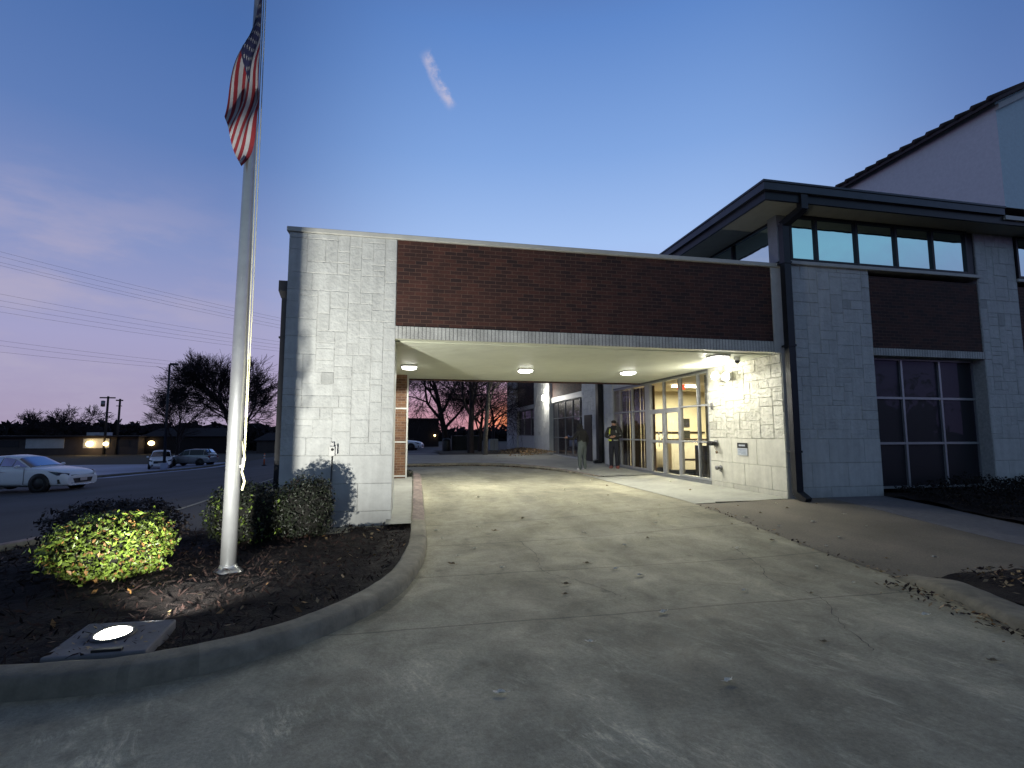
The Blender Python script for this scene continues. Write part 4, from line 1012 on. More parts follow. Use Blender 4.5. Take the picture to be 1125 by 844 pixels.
# low dark planting along the tower
rnd = random.Random(8); mb = MB()
for _ in range(16000):
    x = rnd.uniform(9.65, 20); y = rnd.uniform(6.3, 8.6); h = (.22+.38*ss(x, 9.6, 11.5))*(.75+.5*mnoise.noise((x*.9, y*.9, 2)))*ss(y, 6.2, 7.0)
    z = ground(x, y)+.05+h*rnd.random()**.5; s = .06*rnd.uniform(.6,1.3)
    n = Vector((rnd.gauss(0,1), rnd.gauss(0,1)-.3, rnd.gauss(0,1)+.6)).normalized(); a = Matrix.Rotation(rnd.uniform(0,6.28),3,n) @ n.orthogonal().normalized(); b = n.cross(a); p = Vector((x,y,z))
    mb.face([p-a*s*.5, p-b*s*.28, p+a*s*.5, p+b*s*.28], 0, rnd.uniform(.4,1.3))
mb.build('ground_cover', M['cover'], kind='stuff')

# ------------------------------------------------------------------ bare trees
def bare_tree(name, label, base, height, seed, trunk_r, levels=5, kids=(3,5), mats=('bark_dark','twig'), lean=(0,0), fork=.3, spread=.75, twig=.012, group=None, droop=0.0, leaves=None, maxseg=60000, trunkf=.42, lenk=(.55,.82), taper=.6):
    rnd = random.Random(seed); tr = MB(); cr = MB(); lf = MB(); cnt = [0]
    base = Vector(base)
    def grow(p, d, length, r, lev):
        cnt[0] += 1
        if cnt[0] > maxseg: return
        nseg = 4 if lev < 2 else 3
        pts = [p.copy()]; rad = [r]; q = p.copy(); dd = d.copy()
        for i in range(nseg):
            w = .05 if lev == 0 else .20
            dd = (dd+Vector((rnd.gauss(0,w), rnd.gauss(0,w), rnd.gauss(0,w*.7)+(.05 if lev < 3 else .02)-droop*lev*.03))).normalized()
            q = q+dd*length/nseg; pts.append(q.copy()); rad.append(max(twig*.5, r*(1-(i+1)/nseg*(.45 if lev == 0 else taper))))
        (tr if lev < 1 else cr).tube(pts, rad, 10 if lev == 0 else (6 if lev == 1 else (4 if lev == 2 else 3)), cap=False)
        if lev >= levels:
            if leaves and rnd.random() < leaves:
                s = .07; a = Vector((rnd.gauss(0,1),rnd.gauss(0,1),rnd.gauss(0,1))).normalized(); b = a.orthogonal().normalized(); lf.face([q-a*s, q-b*s*.6, q+a*s, q+b*s*.6])
            return
        nk = rnd.randint(*kids) + (1 if lev == 0 else 0)
        for k in range(nk):
            t = (fork+(1-fork)*(k+.6)/nk) if lev == 0 else (.25+.75*(k+rnd.random())/nk)
            i = min(nseg-1, int(t*nseg)); f = t*nseg-i; o = pts[i].lerp(pts[i+1], min(1,f)); dr = (pts[i+1]-pts[i]).normalized()
            az = rnd.uniform(0,6.28) if lev else 2.4*k+rnd.uniform(-.4,.4)
            side = Matrix.Rotation(az,3,dr) @ dr.orthogonal().normalized()
            an = spread*rnd.uniform(.6,1.2)
            nd = (dr*math.cos(an)+side*math.sin(an)).normalized()
            grow(o, nd, length*rnd.uniform(*lenk), max(twig*.6, rad[i]*rnd.uniform(.45,.7)), lev+1)
        if lev < levels: grow(q, dd, length*.62, rad[-1], lev+1)
    root = thing(name, label, 'tree', tuple(base), group)
    d0 = Vector((lean[0], lean[1], 1)).normalized()
    grow(base-Vector((0,0,.2)), d0, height*trunkf, trunk_r, 0)
    tr.build('trunk', M[mats[0]], root); cr.build('crown', M[mats[1]], root)
    if lf.f: lf.build('dead_leaves', M['leaf_brown'], root)
    return root
g_ = lambda x, y: (x, y, ground(x, y))
bare_tree('bare_tree', 'large round crowned bare tree beyond the parking lot behind the flagpole', g_(-18.6,60), 16.4, 5, .46, 6, (3,4), twig=.026, fork=.40, leaves=.04, spread=.50, trunkf=.29, lenk=(.62,.85), taper=.42)
bare_tree('bare_tree', 'smaller bare tree behind the parking lot lamp post', g_(-29.0,70), 9.3, 6, .22, 5, (3,4), twig=.03, fork=.25, spread=.55, lenk=(.62,.85))
bare_tree('bare_tree', 'slim pale trunked bare tree in front of the rear wing', g_(3.95,27.2), 9.5, 8, .15, 5, (2,3), mats=('bark','bark'), twig=.014, fork=.62, spread=.40)
bare_tree('bare_tree', 'dark thick trunked bare tree just left of the slim pale trunk', g_(3.45,29.6), 9.5, 9, .22, 5, (3,4), twig=.014, fork=.45, spread=.75, droop=.5)
bare_tree('bare_tree', 'low forked dark tree with spreading branches behind the pale trunk', g_(2.6,36), 10.5, 10, .26, 6, (3,4), twig=.016, fork=.35, spread=.8, droop=.6, lean=(-.15,0))
bare_tree('bare_tree', 'distant bare tree against the orange glow beside the rear wing', g_(8.4,52), 9.5, 15, .2, 5, (2,4), twig=.02, fork=.4, spread=.8)
for i, (x, y, h, s, w) in enumerate([(-63,100,7.0,21,'bushy bare tree on the skyline at the far left edge'),(-56.2,96,8.2,22,'broad bare tree on the skyline behind the low white building')]):
    bare_tree('bare_tree', w, g_(x,y), h, s, .3, 5, (3,4), twig=.05, fork=.12, spread=.8, lenk=(.6,.85))

bare_tree('bare_tree', 'bare tree with a low crown partly hidden by the two nearer trunks', g_(4.4,33), 6.2, 31, .15, 5, (3,4), twig=.014, fork=.3, spread=.8, droop=.4)
# far-off woods: one mass each
def woods(name, segs, n, seed):
    rnd = random.Random(seed); mb = MB()
    for (x0,y0,x1,y1,h0,h1,dep) in segs:
        ln = math.hypot(x1-x0, y1-y0); cnt = int(n*ln)
        for _ in range(cnt):
            t = rnd.random(); x = x0+(x1-x0)*t+rnd.uniform(-dep,dep)*.3; y = y0+(y1-y0)*t+rnd.uniform(0,dep)
            h = (h0+(h1-h0)*t)*(.78+.42*mnoise.noise((x*.22, y*.22, seed))+.18*mnoise.noise((x*.9, y*.9, seed)))
            z = ground(x, y)-.3+h*(1-rnd.random()**1.6)
            s = rnd.uniform(.35,.9)*(1 if z < h*.7 else .6); n1 = Vector((rnd.gauss(0,1),rnd.gauss(0,1),rnd.gauss(0,.6))).normalized(); a = n1.orthogonal().normalized(); a = Matrix.Rotation(rnd.uniform(0,6.28),3,n1) @ a; b = n1.cross(a); p = Vector((x,y,z))
            mb.face([p-a*s, p-b*s*.5, p+a*s, p+b*s*.5])
        # solid heart
        k = max(2, int(ln/2)); pr = []
        for i in range(k+1):
            t = i/k; x = x0+(x1-x0)*t; y = y0+(y1-y0)*t+dep*.6; h = (h0+(h1-h0)*t)*(.5+.2*mnoise.noise((x*.3, y*.3, seed))); pr.append((x,y,h))
        for a, b in zip(pr, pr[1:]): mb.face([(a[0],a[1],-4),(b[0],b[1],-4),(b[0],b[1],b[2]),(a[0],a[1],a[2])])
    return mb.build(name, M['wood_far'], kind='stuff')
woods('far_woods', [(-170,116,-60,112,7.0,6.4,8),(-60,112,-20,100,6.2,5.6,8),(-20,100,4,97,4.8,4.4,8),(4,99,70,96,3.4,3.8,8),(-18,78,-6,76,3.4,3.6,5)], 60, 2)
woods('woods_across_the_street', [(-70,-42,70,-42,9.5,10.5,8),(-75,-40,-90,60,6,4,8)], 22, 4)

# ------------------------------------------------------------------ vehicles
def car(name, label, loc, rot, paint, kind='sedan', group=None):
    root = bpy.data.objects.new(name, None); col.objects.link(root); LOC[root.name] = (0,0,0); tag(root, label, 'car', group)
    if kind == 'sedan':
        W = .91; Ln = [(-2.36,.62,.80,.40),(-2.28,.90,.86,.30),(-1.7,1.02,.90,.22),(-.9,1.0,W,.20),(0,.97,W,.20),(.75,.97,W,.20),(1.1,.95,.91,.20),(1.6,.91,.90,.20),(2.05,.84,.87,.20),(2.30,.76,.80,.20),(2.42,.60,.72,.22)]
        G = [(.98,.95,.96,.80,.78),(.22,1.36,.97,.80,.60),(-.3,1.43,.98,.80,.58),(-.95,1.38,1.0,.80,.57),(-1.85,1.06,1.02,.76,.66)]
        wb = (1.42,-1.42); wr = .335
    else:
        W = .93; Ln = [(-2.30,.70,.84,.42),(-2.25,1.05,.88,.34),(-1.6,1.08,.92,.28),(-.8,1.06,W,.26),(0,1.05,W,.26),(.7,1.05,W,.26),(1.05,1.05,.92,.26),(1.6,1.0,.90,.26),(2.05,.94,.86,.28),(2.25,.84,.80,.30),(2.32,.6,.74,.34)]
        G = [(1.0,1.05,1.03,.84,.82),(.35,1.60,1.04,.82,.66),(-.2,1.68,1.05,.82,.65),(-1.7,1.66,1.06,.82,.64),(-2.2,1.10,1.08,.80,.78)]
        wb = (1.38,-1.40); wr = .355
    rings = []
    for x, zt, w, zb in Ln:
        zm = zb+(zt-zb)*.55
        half = [(w*.80,zb),(w*.97,zb+.06),(w*1.0,zm),(w*.975,zt-.09),(w*.90,zt-.015),(w*.5,zt+.025),(0,zt+.035)]
        rings.append([(x,y,z) for y, z in half]+[(x,-y,z) for y, z in reversed(half[:-1])])
    mb = MB(); loft(mb, rings, 0, True, True)
    n = len(rings[0]); mb.face(rings[0]); mb.face(list(reversed(rings[-1])))
    b = mb.build('body', paint, root, recalc=True); md = b.modifiers.new('sub','SUBSURF'); md.levels = md.render_levels = 2
    mb = MB(); gr = []
    for x, zr, zb, w0, w1 in G:
        half = [(w0,min(zb,zr)-.06),(w1+.03,zr-.05),(w1-.06,zr-.005),(w1*.5,zr+.02),(0,zr+.028)]
        gr.append([(x,y,z) for y, z in half]+[(x,-y,z) for y, z in reversed(half[:-1])])
    loft(mb, gr, 0, True, False); mb.face(gr[0]); mb.face(list(reversed(gr[-1])))
    mb.build('roof', paint, root, recalc=True)
    def inset(q, k, off):
        q = [Vector(p) for p in q]; c = sum(q, Vector())/4; nn = (q[1]-q[0]).cross(q[3]-q[0]).normalized()
        if nn.dot(c-Vector((c.x*.6,0,.8))) < 0: nn = -nn
        return [c+(p-c)*k+nn*off for p in q]
    def pane(nm, q, k=.9, off=.012):
        m_ = MB(); m_.face(inset(q, k, off)); return m_.build(nm, M['car_glass'], root)
    N_ = len(gr[0])
    def ws(i0, i1): return [gr[i0][1], gr[i0][N_-2], gr[i1][N_-2], gr[i1][1]]
    def screen(nm, r0, r1, t0, t1, off):
        m_ = MB(); rows = []
        for t in (t0, (t0+t1)/2, t1):
            row = []
            for k in range(1, N_-1):
                p = Vector(r0[k]).lerp(Vector(r1[k]), t); row.append(p)
            cx_ = row[len(row)//2]; row = [cx_+(p-cx_)*.95 for p in row]; rows.append([p+Vector(off) for p in row])
        loft(m_, rows, 0, True, False); return m_.build(nm, M['car_glass'], root)
    screen('windshield', gr[0], gr[1], .10, .93, (.018,0,.016))
    screen('rear_window', gr[-2], gr[-1], .08, .72 if kind == 'sedan' else .62, (-.018,0,.016))
    for sgn, a, bb in ((1,0,1),(-1,N_-1,N_-2)):
        for i in range(1, len(gr)-1):
            if kind == 'sedan' and i == len(gr)-2: continue
            q = [gr[i][a], gr[i+1][a], gr[i+1][bb], gr[i][bb]]
            q = [Vector((p[0], p[1], p[2]+(.09 if k < 2 else 0))) for k, p in enumerate(q)]
            pane('side_window', q, .92, .012)
        x0, z0_ = G[0][0], G[0][2]
        q = [Vector((G[0][0]-.12, sgn*(G[0][3]+.0), z0_+.02)), Vector((G[1][0], sgn*(G[1][3]), z0_+.03)), Vector((G[1][0]+.0, sgn*(G[1][4]+.04), G[1][1]-.07)), Vector((G[1][0]+.06, sgn*(G[1][4]+.045), G[1][1]-.1))]
        pane('side_window', q, .9, .012)
    for x in wb:
        for s in (1,-1):
            m_ = MB(); m_.lathe((x, s*(W-.13), wr), [(wr+.075,0),(wr+.075,s*.137)], 22, 'y'); m_.build('wheel_arch', M['black'], root, recalc=True)
            wh = MB(); c = (x, s*(W-.20), wr)
            wh.lathe(c, [(wr-.10,0),(wr-.01,s*.01),(wr,s*.05),(wr,s*.17),(wr-.02,s*.215),(wr-.10,s*.222),(wr-.11,s*.20)], 26, 'y')
            w_ = wh.build('wheel', M['tyre'], root, recalc=True)
            rm = MB(); rm.lathe(c, [(wr-.105,s*.19),(wr-.10,s*.205),(wr-.12,s*.206),(wr-.13,s*.18),(.02,s*.18)], 22, 'y')
            for k in range(5):
                a = 2*math.pi*k/5; d = Vector((math.cos(a),0,math.sin(a))); e = Vector((-math.sin(a),0,math.cos(a))); o_ = Vector((x, s*(W-.20)+s*.205, wr))
                rm.face([o_+e*.03, o_+d*(wr-.11)+e*.025, o_+d*(wr-.11)-e*.025, o_-e*.03])
            rm.build('rim', M['rim'], w_, recalc=True)
    fx_, fz_ = (2.415,.53) if kind == 'sedan' else (2.33,.62)
    m_ = MB()
    if kind == 'sedan':
        m_.raw([(2.40,-.56,.66),(2.40,.56,.66),(2.445,.38,.33),(2.445,-.38,.33),(2.2,-.5,.64),(2.2,.5,.64),(2.3,.34,.34),(2.3,-.34,.34)], [(0,3,2,1),(0,1,5,4),(1,2,6,5),(2,3,7,6),(3,0,4,7)])
    else: m_.box(2.28, 2.345, -.5, .5, .55, .78)
    g = m_.build('grille', M['black'], root, recalc=True)
    m_ = MB(); m_.box(fx_+.025, fx_+.045, -.16, .16, fz_-.13, fz_+.0); m_.build('licence_plate', M['plate'], root)
    m_ = MB(); m_.lathe((fx_-.03,0,fz_+.075), [(.05,0),(.045,.015)], 14, 'x'); m_.build('badge', M['chrome'], g, recalc=True)
    m_ = MB(); m_.tube([(fx_-.18,-.72,.26),(fx_-.01,-.5,.24),(fx_+.03,0,.235),(fx_-.01,.5,.24),(fx_-.18,.72,.26)], .022, 6); m_.build('bumper_lip', M['chrome'], root)
    for s in (1,-1):
        m_ = MB()
        if kind == 'sedan': m_.raw([(2.335,s*.56,.70),(2.10,s*.80,.76),(1.72,s*.895,.81),(2.06,s*.85,.64),(2.34,s*.60,.62)], [(0,1,2,3,4)])
        else: m_.raw([(2.27,s*.56,.82),(2.12,s*.80,.88),(1.9,s*.875,.90),(2.1,s*.82,.74),(2.28,s*.6,.70)], [(0,1,2,3,4)])
        v = m_.v; c = [sum(p[i] for p in v)/len(v) for i in range(3)]
        m_.v = [(p[0]+.035,p[1]+s*.03,p[2]+.02) for p in v]
        m_.build('headlight', M['head'], root)
        m_ = MB(); xr = Ln[0][0]; m_.box(xr+.02, xr+.14, s*.58, s*.80, .74 if kind == 'sedan' else .82, .86 if kind == 'sedan' else 1.0); m_.build('tail_light', M['tail'], root, bevel=.02)
        m_ = MB(); m_.raw([(2.36,s*.50,.46),(2.08,s*.84,.50),(2.10,s*.83,.33),(2.38,s*.46,.30)], [(0,1,2,3)]); m_.v = [(p[0]+.05,p[1]+s*.04,p[2]) for p in m_.v]; m_.build('air_intake', M['black'], root)
        m_ = MB(); m_.ball((.62,s*(W+.10),1.02 if kind == 'sedan' else 1.12), (.07,.11,.065), 12); m_.tube([(.62,s*(W-.04),.97 if kind == 'sedan' else 1.07),(.62,s*(W+.06),1.0 if kind == 'sedan' else 1.1)], .022, 6); m_.build('mirror', paint, root)
        for x in (.80,-.22,-1.12):
            m_ = MB(); m_.box(x-.006, x+.006, s*(W-.012), s*(W+.004), .30, .93); m_.build('door_seam', M['black'], root)
        for x in (-.08,-.98):
            m_ = MB(); m_.tube([(x-.11,s*(W+.012),.80),(x,s*(W+.025),.81),(x+.11,s*(W+.012),.80)], .013, 6); m_.build('door_handle', paint, root)
        m_ = MB(); m_.box(-1.0, 1.0, s*(W-.02), s*(W+.008), .205, .26); m_.build('side_sill', M['black'], root)
    root.location = loc; root.rotation_euler = (0,0,rot)
    return root
ang = R(-11.3); wx, wy = -14.62, 23.55
ca, sa = math.cos(ang), math.sin(ang); cxy = (wx-(1.42*ca+.8*sa), wy-(1.42*sa-.8*ca))
car('parked_sedan', 'white sedan parked at the left edge of the asphalt lot', (cxy[0], cxy[1], ground(wx,wy)+.0), ang, M['car_white'])
car('parked_suv', 'silver sport utility vehicle parked behind the lot kerb', (-22.35,57.3,ground(-22.4,57.3)), R(169), M['car_silver'], 'suv')
car('parked_hatchback', 'small white car nose on beside the parking lot lamp post', (-23.9,54.4,ground(-23.9,54.4)), R(-68), M['car_white'], 'suv')
car('parked_sedan', 'white car seen beyond the rear brick pier through the canopy', (-1.35,50.5,ground(-1.3,50.5)), R(-11), M['car_white'])

# ------------------------------------------------------------------ lot furniture, far buildings, poles, wires
lp = thing('lot_lamp_post', 'tall dark unlit lamp post with a box head in the parking lot', 'lamp post', g_(-21.7,50))
z = ground(-21.7,50)
mb = MB(); mb.tube([(-21.7,50,z),(-21.8,50,7.75)], [.13,.09], 8); mb.build('post', M['bronze'], lp)
mb = MB(); mb.box(-21.75, -21.1, 49.85, 50.15, 7.68, 7.86); mb.build('lamp_head', M['bronze'], lp, bevel=.03)
mb = MB(); mb.tube([(-21.7,50,z-.1),(-21.7,50,z+.6)], .28, 12); mb.build('concrete_base', M['concrete_lot'], lp)
cn = thing('delineator_post', 'orange delineator post in the lot left of the stone pier', 'traffic post', g_(-12.5,46.6))
z = ground(-12.5,46.6)
mb = MB(); mb.lathe((-12.5,46.6,z), [(.2,0),(.2,.05),(.06,.1)], 12); mb.build('base', M['black'], cn, recalc=True)
mb = MB(); mb.tube([(-12.5,46.6,z+.08),(-12.5,46.6,z+1.05)], [.06,.045], 10); mb.build('post', M['cone'], cn)
mb = MB(); mb.tube([(-12.5,46.6,z+.6),(-12.5,46.6,z+.72)], .062, 10); mb.build('reflective_band', M['trim'], cn)
mb = MB(); mb.tube([(-12.5,46.6,z+.82),(-12.5,46.6,z+.92)], .060, 10); mb.build('reflective_band', M['trim'], cn)

sb = thing('strip_building', 'long low building with white panels and warm lamps across the street', 'building', (-54,90,-1))
def sbx(nm, m, *b, bev=0):
    m_ = MB(); m_.box(*b); return m_.build(nm, M[m], sb, bevel=bev)
sbx('wall', 'far_brown', -75, -43, 90, 97, -3, .78); sbx('roof', 'far_dark', -75.5, -42.6, 89.2, 97.3, .80, 1.05)
for a, b in ((-58.3,-53.2),(-50.6,-47.0)):
    m_ = MB(); m_.box(a, b, 89.9, 89.99, -.9, .6); m_.build('white_panel', M['far_white'], sb)
for a, b in ((-62.5,-59.2),(-46.4,-44.2)):
    m_ = MB(); m_.box(a, b, 89.93, 89.99, -.7, .3); m_.build('window', M['glass_dark'], sb)
for x in (-51.4,-49.6):
    m_ = MB(); m_.box(x-.0, x+1.1, 92, 93.5, 1.06, 1.55); m_.build('roof_unit', M['far_white'], sb)
for x, r_ in ((-49.6,.55),(-47.4,.38)):
    m_ = MB(); m_.ball((x,89.7,-.25), (r_,.12,r_*.8), 12); m_.build('wall_lamp', M['amber'], sb)
l = bpy.data.lights.new('building_lamp', 'POINT'); l.energy = 130; l.color = (1,.68,.3); l.shadow_soft_size = .3
o = bpy.data.objects.new('building_lamp', l); col.objects.link(o); o.location = (-49,88.7,-.2)
ab = thing('dark_house', 'dark low house with one warm lamp behind the lot lamp post', 'building', (-39,92,-1))
m_ = MB(); m_.box(-43, -30, 92, 98, -3, .9); m_.build('wall', M['far_dark'], ab)
m_ = MB(); m_.raw([(-43.5,91.5,.9),(-29.5,91.5,.9),(-29.5,98.5,.9),(-43.5,98.5,.9),(-42,95,2.3),(-31,95,2.3)], [(0,1,5,4),(1,2,5),(2,3,4,5),(3,0,4)]); m_.build('roof', M['far_dark'], ab)
m_ = MB(); m_.ball((-41.9,91.7,-.2), (.5,.1,.38), 12); m_.build('wall_lamp', M['amber'], ab)
gh = thing('low_house', 'low pale walled house beyond the large bare tree', 'building', (-22,92,-1))
m_ = MB(); m_.box(-26, -17, 92, 98, -3, .2); m_.build('wall', M['far_brown'], gh)
m_ = MB(); m_.box(-19.6, -17.4, 91.9, 91.99, -.9, -.1); m_.build('window', M['far_white'], gh)
m_ = MB(); m_.raw([(-26.5,91.5,.2),(-16.5,91.5,.2),(-16.5,98.5,.2),(-26.5,98.5,.2),(-25,95,1.5),(-18,95,1.5)], [(0,1,5,4),(1,2,5),(2,3,4,5),(3,0,4)]); m_.build('roof', M['far_dark'], gh)
rb = thing('dark_rear_building', 'dark flat roofed building behind the trees past the canopy', 'building', (-2,62,-.3))
m_ = MB(); m_.box(-12, 3.2, 62, 72, -3, 3.1); m_.build('wall', M['far_dark'], rb)
m_ = MB(); m_.box(-12.3, 3.5, 61.7, 72.2, 3.11, 3.3); m_.build('roof', M['far_dark'], rb)
m_ = MB(); m_.box(-2.2, .2, 61.9, 61.99, .2, .8); m_.build('window', M['far_brown'], rb)
m_ = MB(); m_.ball((2.7,61.8,1.2), .13, 8); m_.build('wall_lamp', M['amber'], rb)
for (x, h, arm, w) in ((-47.7,7.3,1.1,'wooden utility pole with a cross arm and transformer across the street'),(-46.0,6.9,.5,'slimmer wooden utility pole right of the transformer pole')):
    up = thing('utility_pole', w, 'utility pole', (x,90,-1.2))
    m_ = MB(); m_.tube([(x,90,-2),(x,90,h)], [.2,.15], 8); m_.build('shaft', M['pole_wood'], up)
    m_ = MB(); m_.box(x-arm, x+arm, 89.8, 89.92, h-.35, h-.15); m_.build('cross_arm', M['pole_wood'], up)
    if arm > 1:
        m_ = MB(); m_.lathe((x-.55,89.8,h-1.7), [(.05,0),(.28,.05),(.28,.95),(.05,1.0)], 12); m_.build('transformer', M['grey_metal'], up, recalc=True)
    else:
        m_ = MB(); m_.box(x-.4, x+.4, 89.8, 89.9, h-1.2, h-1.08); m_.build('lower_arm', M['pole_wood'], up)
WIRES = [(23.6,16.95,'topmost'),(23.0,16.55,'second from the top'),(22.3,16.0,'third from the top'),(21.9,15.6,'fourth from the top'),
         (18.4,13.7,'fifth from the top'),(17.6,13.25,'sixth from the top'),(16.9,12.8,'seventh from the top'),(16.2,12.4,'eighth from the top'),
         (12.7,9.65,'third from the bottom'),(12.1,9.3,'second from the bottom'),(11.3,9.1,'lowest')]
for za, zb, w in WIRES:
    s = (zb-za)/31.4; m_ = MB(); pts = []
    for i in range(33):
        x = -110+i*5; t = (x+49.9)/31.4; z = za+(zb-za)*t + .00085*((x+49.9)*(x+18.5)) 
        pts.append((x, 70, z))
    m_.tube(pts, .011, 4)
    tag(m_.build('power_line', M['wire']), w+' of the thin power lines crossing the sky', 'power line', 'power lines crossing the sky')

# rear garden boxes
tb = thing('utility_cabinet', 'pale grey utility cabinet standing beside the corner of the rear wing', 'cabinet', g_(5.75,35.5))
z = ground(5.75,35.5)
m_ = MB(); m_.box(5.45, 6.05, 35.2, 35.8, z+.15, z+.95); m_.build('cabinet', M['far_white'], tb, bevel=.03)
m_ = MB(); m_.box(5.4, 6.1, 35.15, 35.85, z, z+.15); m_.build('plinth', M['path'], tb)
m_ = MB(); m_.box(5.74, 5.76, 35.185, 35.205, z+.2, z+.9); m_.build('door_gap', M['black'], tb)
ge = thing('bin_enclosure', 'dark green bin enclosure between the tree trunks', 'enclosure', g_(4.0,38.5))
z = ground(4.0,38.5)
m_ = MB(); m_.box(3.0, 5.2, 38, 39.6, z, z+1.25); m_.build('panel', M['green_box'], ge)
m_ = MB()
for x in (2.95,4.05,5.2): m_.box(x, x+.08, 37.93, 37.995, z, z+1.35)
m_.build('post', M['bronze'], ge)
tb2 = thing('litter_bin', 'black litter bin on the grass behind the rear walk', 'bin', g_(2.35,35))
z = ground(2.35,35)
m_ = MB(); m_.lathe((2.35,35,z), [(.24,0),(.28,.1),(.30,.8),(.28,.85)], 16); m_.build('drum', M['black'], tb2, recalc=True)
m_ = MB(); m_.lathe((2.35,35,z+.85), [(.31,0),(.31,.04),(.2,.14),(.02,.18)], 16); m_.build('lid', M['black'], tb2, recalc=True)

# ------------------------------------------------------------------ people
def person(label, loc, rot, J, mats, radii, extra):
    """J: joints; one continuous skin mesh, materials by the nearest bone"""
    root = thing('person', label, 'person', (0,0,0))
    names = list(J['v']); idx = {n: i for i, n in enumerate(names)}
    me = bpy.data.meshes.new('body')
    me.from_pydata([J['v'][n] for n in names], [(idx[a], idx[b]) for a, b, _ in J['e']], [])
    o = bpy.data.objects.new('body', me); col.objects.link(o)
    sk = o.modifiers.new('skin', 'SKIN'); sk.use_smooth_shade = True
    o.modifiers.new('sub', 'SUBSURF').levels = 2
    sv = me.skin_vertices[0].data
    for n in names:
        r = radii[n]; sv[idx[n]].radius = r if isinstance(r, tuple) else (r, r); sv[idx[n]].use_root = (n == 'pelvis')
    dg = bpy.context.evaluated_depsgraph_get(); ev = o.evaluated_get(dg); nm = bpy.data.meshes.new_from_object(ev)
    bpy.data.objects.remove(o)
    # hands, feet and face: bone-like chains added to the same mesh
    bm = bmesh.new(); bm.from_mesh(nm); bpy.data.meshes.remove(nm)
    bones = [(Vector(J['v'][a]), Vector(J['v'][b]), m) for a, b, m in J['e']]
    def near(p):
        best = None
        for a, b, m in bones:
            ab = b-a; t = max(0, min(1, (p-a).dot(ab)/max(1e-9, ab.length_squared))); d = (a+ab*t-p).length
            if best is None or d < best[0]: best = (d, m)
        return best[1]
    for f in bm.faces: f.material_index = near(f.calc_center_median()); f.smooth = True
    ex = MB()
    for it in extra:
        if it[0] == 'ball': ex.ball(it[1], it[2], 12, it[3])
        else: ex.tube(it[1], it[2], 7, it[3])
    base = len(bm.verts); bv = [bm.verts.new(v) for v in ex.v]
    for f, mi in zip(ex.f, ex.m):
        try:
            nf = bm.faces.new([bv[i] for i in f]); nf.material_index = mi; nf.smooth = True
        except ValueError: pass
    out = bpy.data.meshes.new('body'); bm.to_mesh(out); bm.free()
    for m in mats: out.materials.append(m)
    b = bpy.data.objects.new('body', out); col.objects.link(b); b.parent = root; LOC[b.name] = (0,0,0)
    root.location = loc; root.rotation_euler = (0,0,rot)
    return root
def hand(p, d, side, mi, palm=.042):
    """palm, four unequal curled fingers, thumb from the side of the palm"""
    p = Vector(p); d = Vector(d).normalized(); w = d.cross(Vector((0,0,1)));
    w = (w if w.length > .2 else d.cross(Vector((0,1,0)))).normalized()*side; n = w.cross(d).normalized()
    out = [('tube', [p, p+d*.04, p+d*.085], [.024,.038,.036], mi)]
    for k, ln in enumerate((.062,.072,.068,.05)):
        b = p+d*.08+w*(-.03+.02*k); out.append(('tube', [b, b+d*ln*.5-n*.008, b+d*ln*.85-n*.03], [.010,.009,.007], mi))
    b = p+d*.025-w*.034; out.append(('tube', [b, b+d*.03-w*.02, b+d*.055-w*.022-n*.01], [.012,.011,.008], mi))
    return out
# figure with back to us: black hoodie, grey-green jeans (local: faces +y)
v1 = {'pelvis':(0,0,.86),'waist':(0,.01,1.0),'chest':(0,.03,1.20),'neck':(0,.08,1.38),'head':(0,.12,1.47),'crown':(0,.14,1.56),
 'shl':(-.18,.04,1.31),'ell':(-.26,.16,1.08),'wrl':(-.30,.40,1.14),'shr':(.18,.04,1.31),'elr':(.25,-.02,1.04),'wrr':(.26,.10,.84),
 'hil':(-.09,0,.82),'knl':(-.10,.03,.45),'anl':(-.12,-.01,.09),'tol':(-.13,.14,.045),'hir':(.09,0,.82),'knr':(.11,.03,.45),'anr':(.12,-.01,.09),'tor':(.13,.14,.045)}
ed = lambda top, arm, leg, shoe, head: [('pelvis','waist',leg),('waist','chest',top),('chest','neck',top),('neck','head',head),('head','crown',head),('chest','shl',top),('shl','ell',top),('ell','wrl',arm),('chest','shr',top),('shr','elr',top),('elr','wrr',arm),('pelvis','hil',leg),('hil','knl',leg),('knl','anl',leg),('anl','tol',shoe),('pelvis','hir',leg),('hir','knr',leg),('knr','anr',leg),('anr','tor',shoe)]
rad = {'pelvis':(.165,.125),'waist':(.15,.115),'chest':(.185,.125),'neck':.065,'head':(.085,.10),'crown':(.06,.075),'shl':.085,'ell':.06,'wrl':.042,'shr':.085,'elr':.06,'wrr':.042,'hil':.11,'knl':.075,'anl':.06,'tol':.045,'hir':.11,'knr':.075,'anr':.06,'tor':.045}
e1 = ed(0,0,1,2,0)
pz1 = ground(5.75,16.3)+.014
ex1 = hand((-.30,.40,1.14), (-.1,1,.05), 1, 3)+hand((.26,.10,.84), (0,.35,-1), -1, 3)
p1 = person('person in a black hoodie and grey jeans seen from behind on the walk', (5.72,16.3,pz1), R(25), {'v':v1,'e':e1}, [M['cloth_black'],M['cloth_jeans'],M['shoe_white'],M['skin']], rad, ex1)
mb = MB(); mb.ball((0,.115,1.50), (.105,.125,.135), 14); mb.tube([(0,.03,1.30),(0,.05,1.36),(0,.09,1.42)], [.15,.13,.10], 12); mb.build('hood', M['cloth_black'], p1)
mb = MB(); mb.tube([(.30,.22,.80),(.33,.26,.40),(.34,.28,.0)], .012, 6); mb.tube([(.28,.14,.80),(.295,.18,.83),(.30,.22,.80)], .015, 6); 
wk = mb.build('walking_stick', M['black']); wk.location = p1.location; wk.rotation_euler = p1.rotation_euler
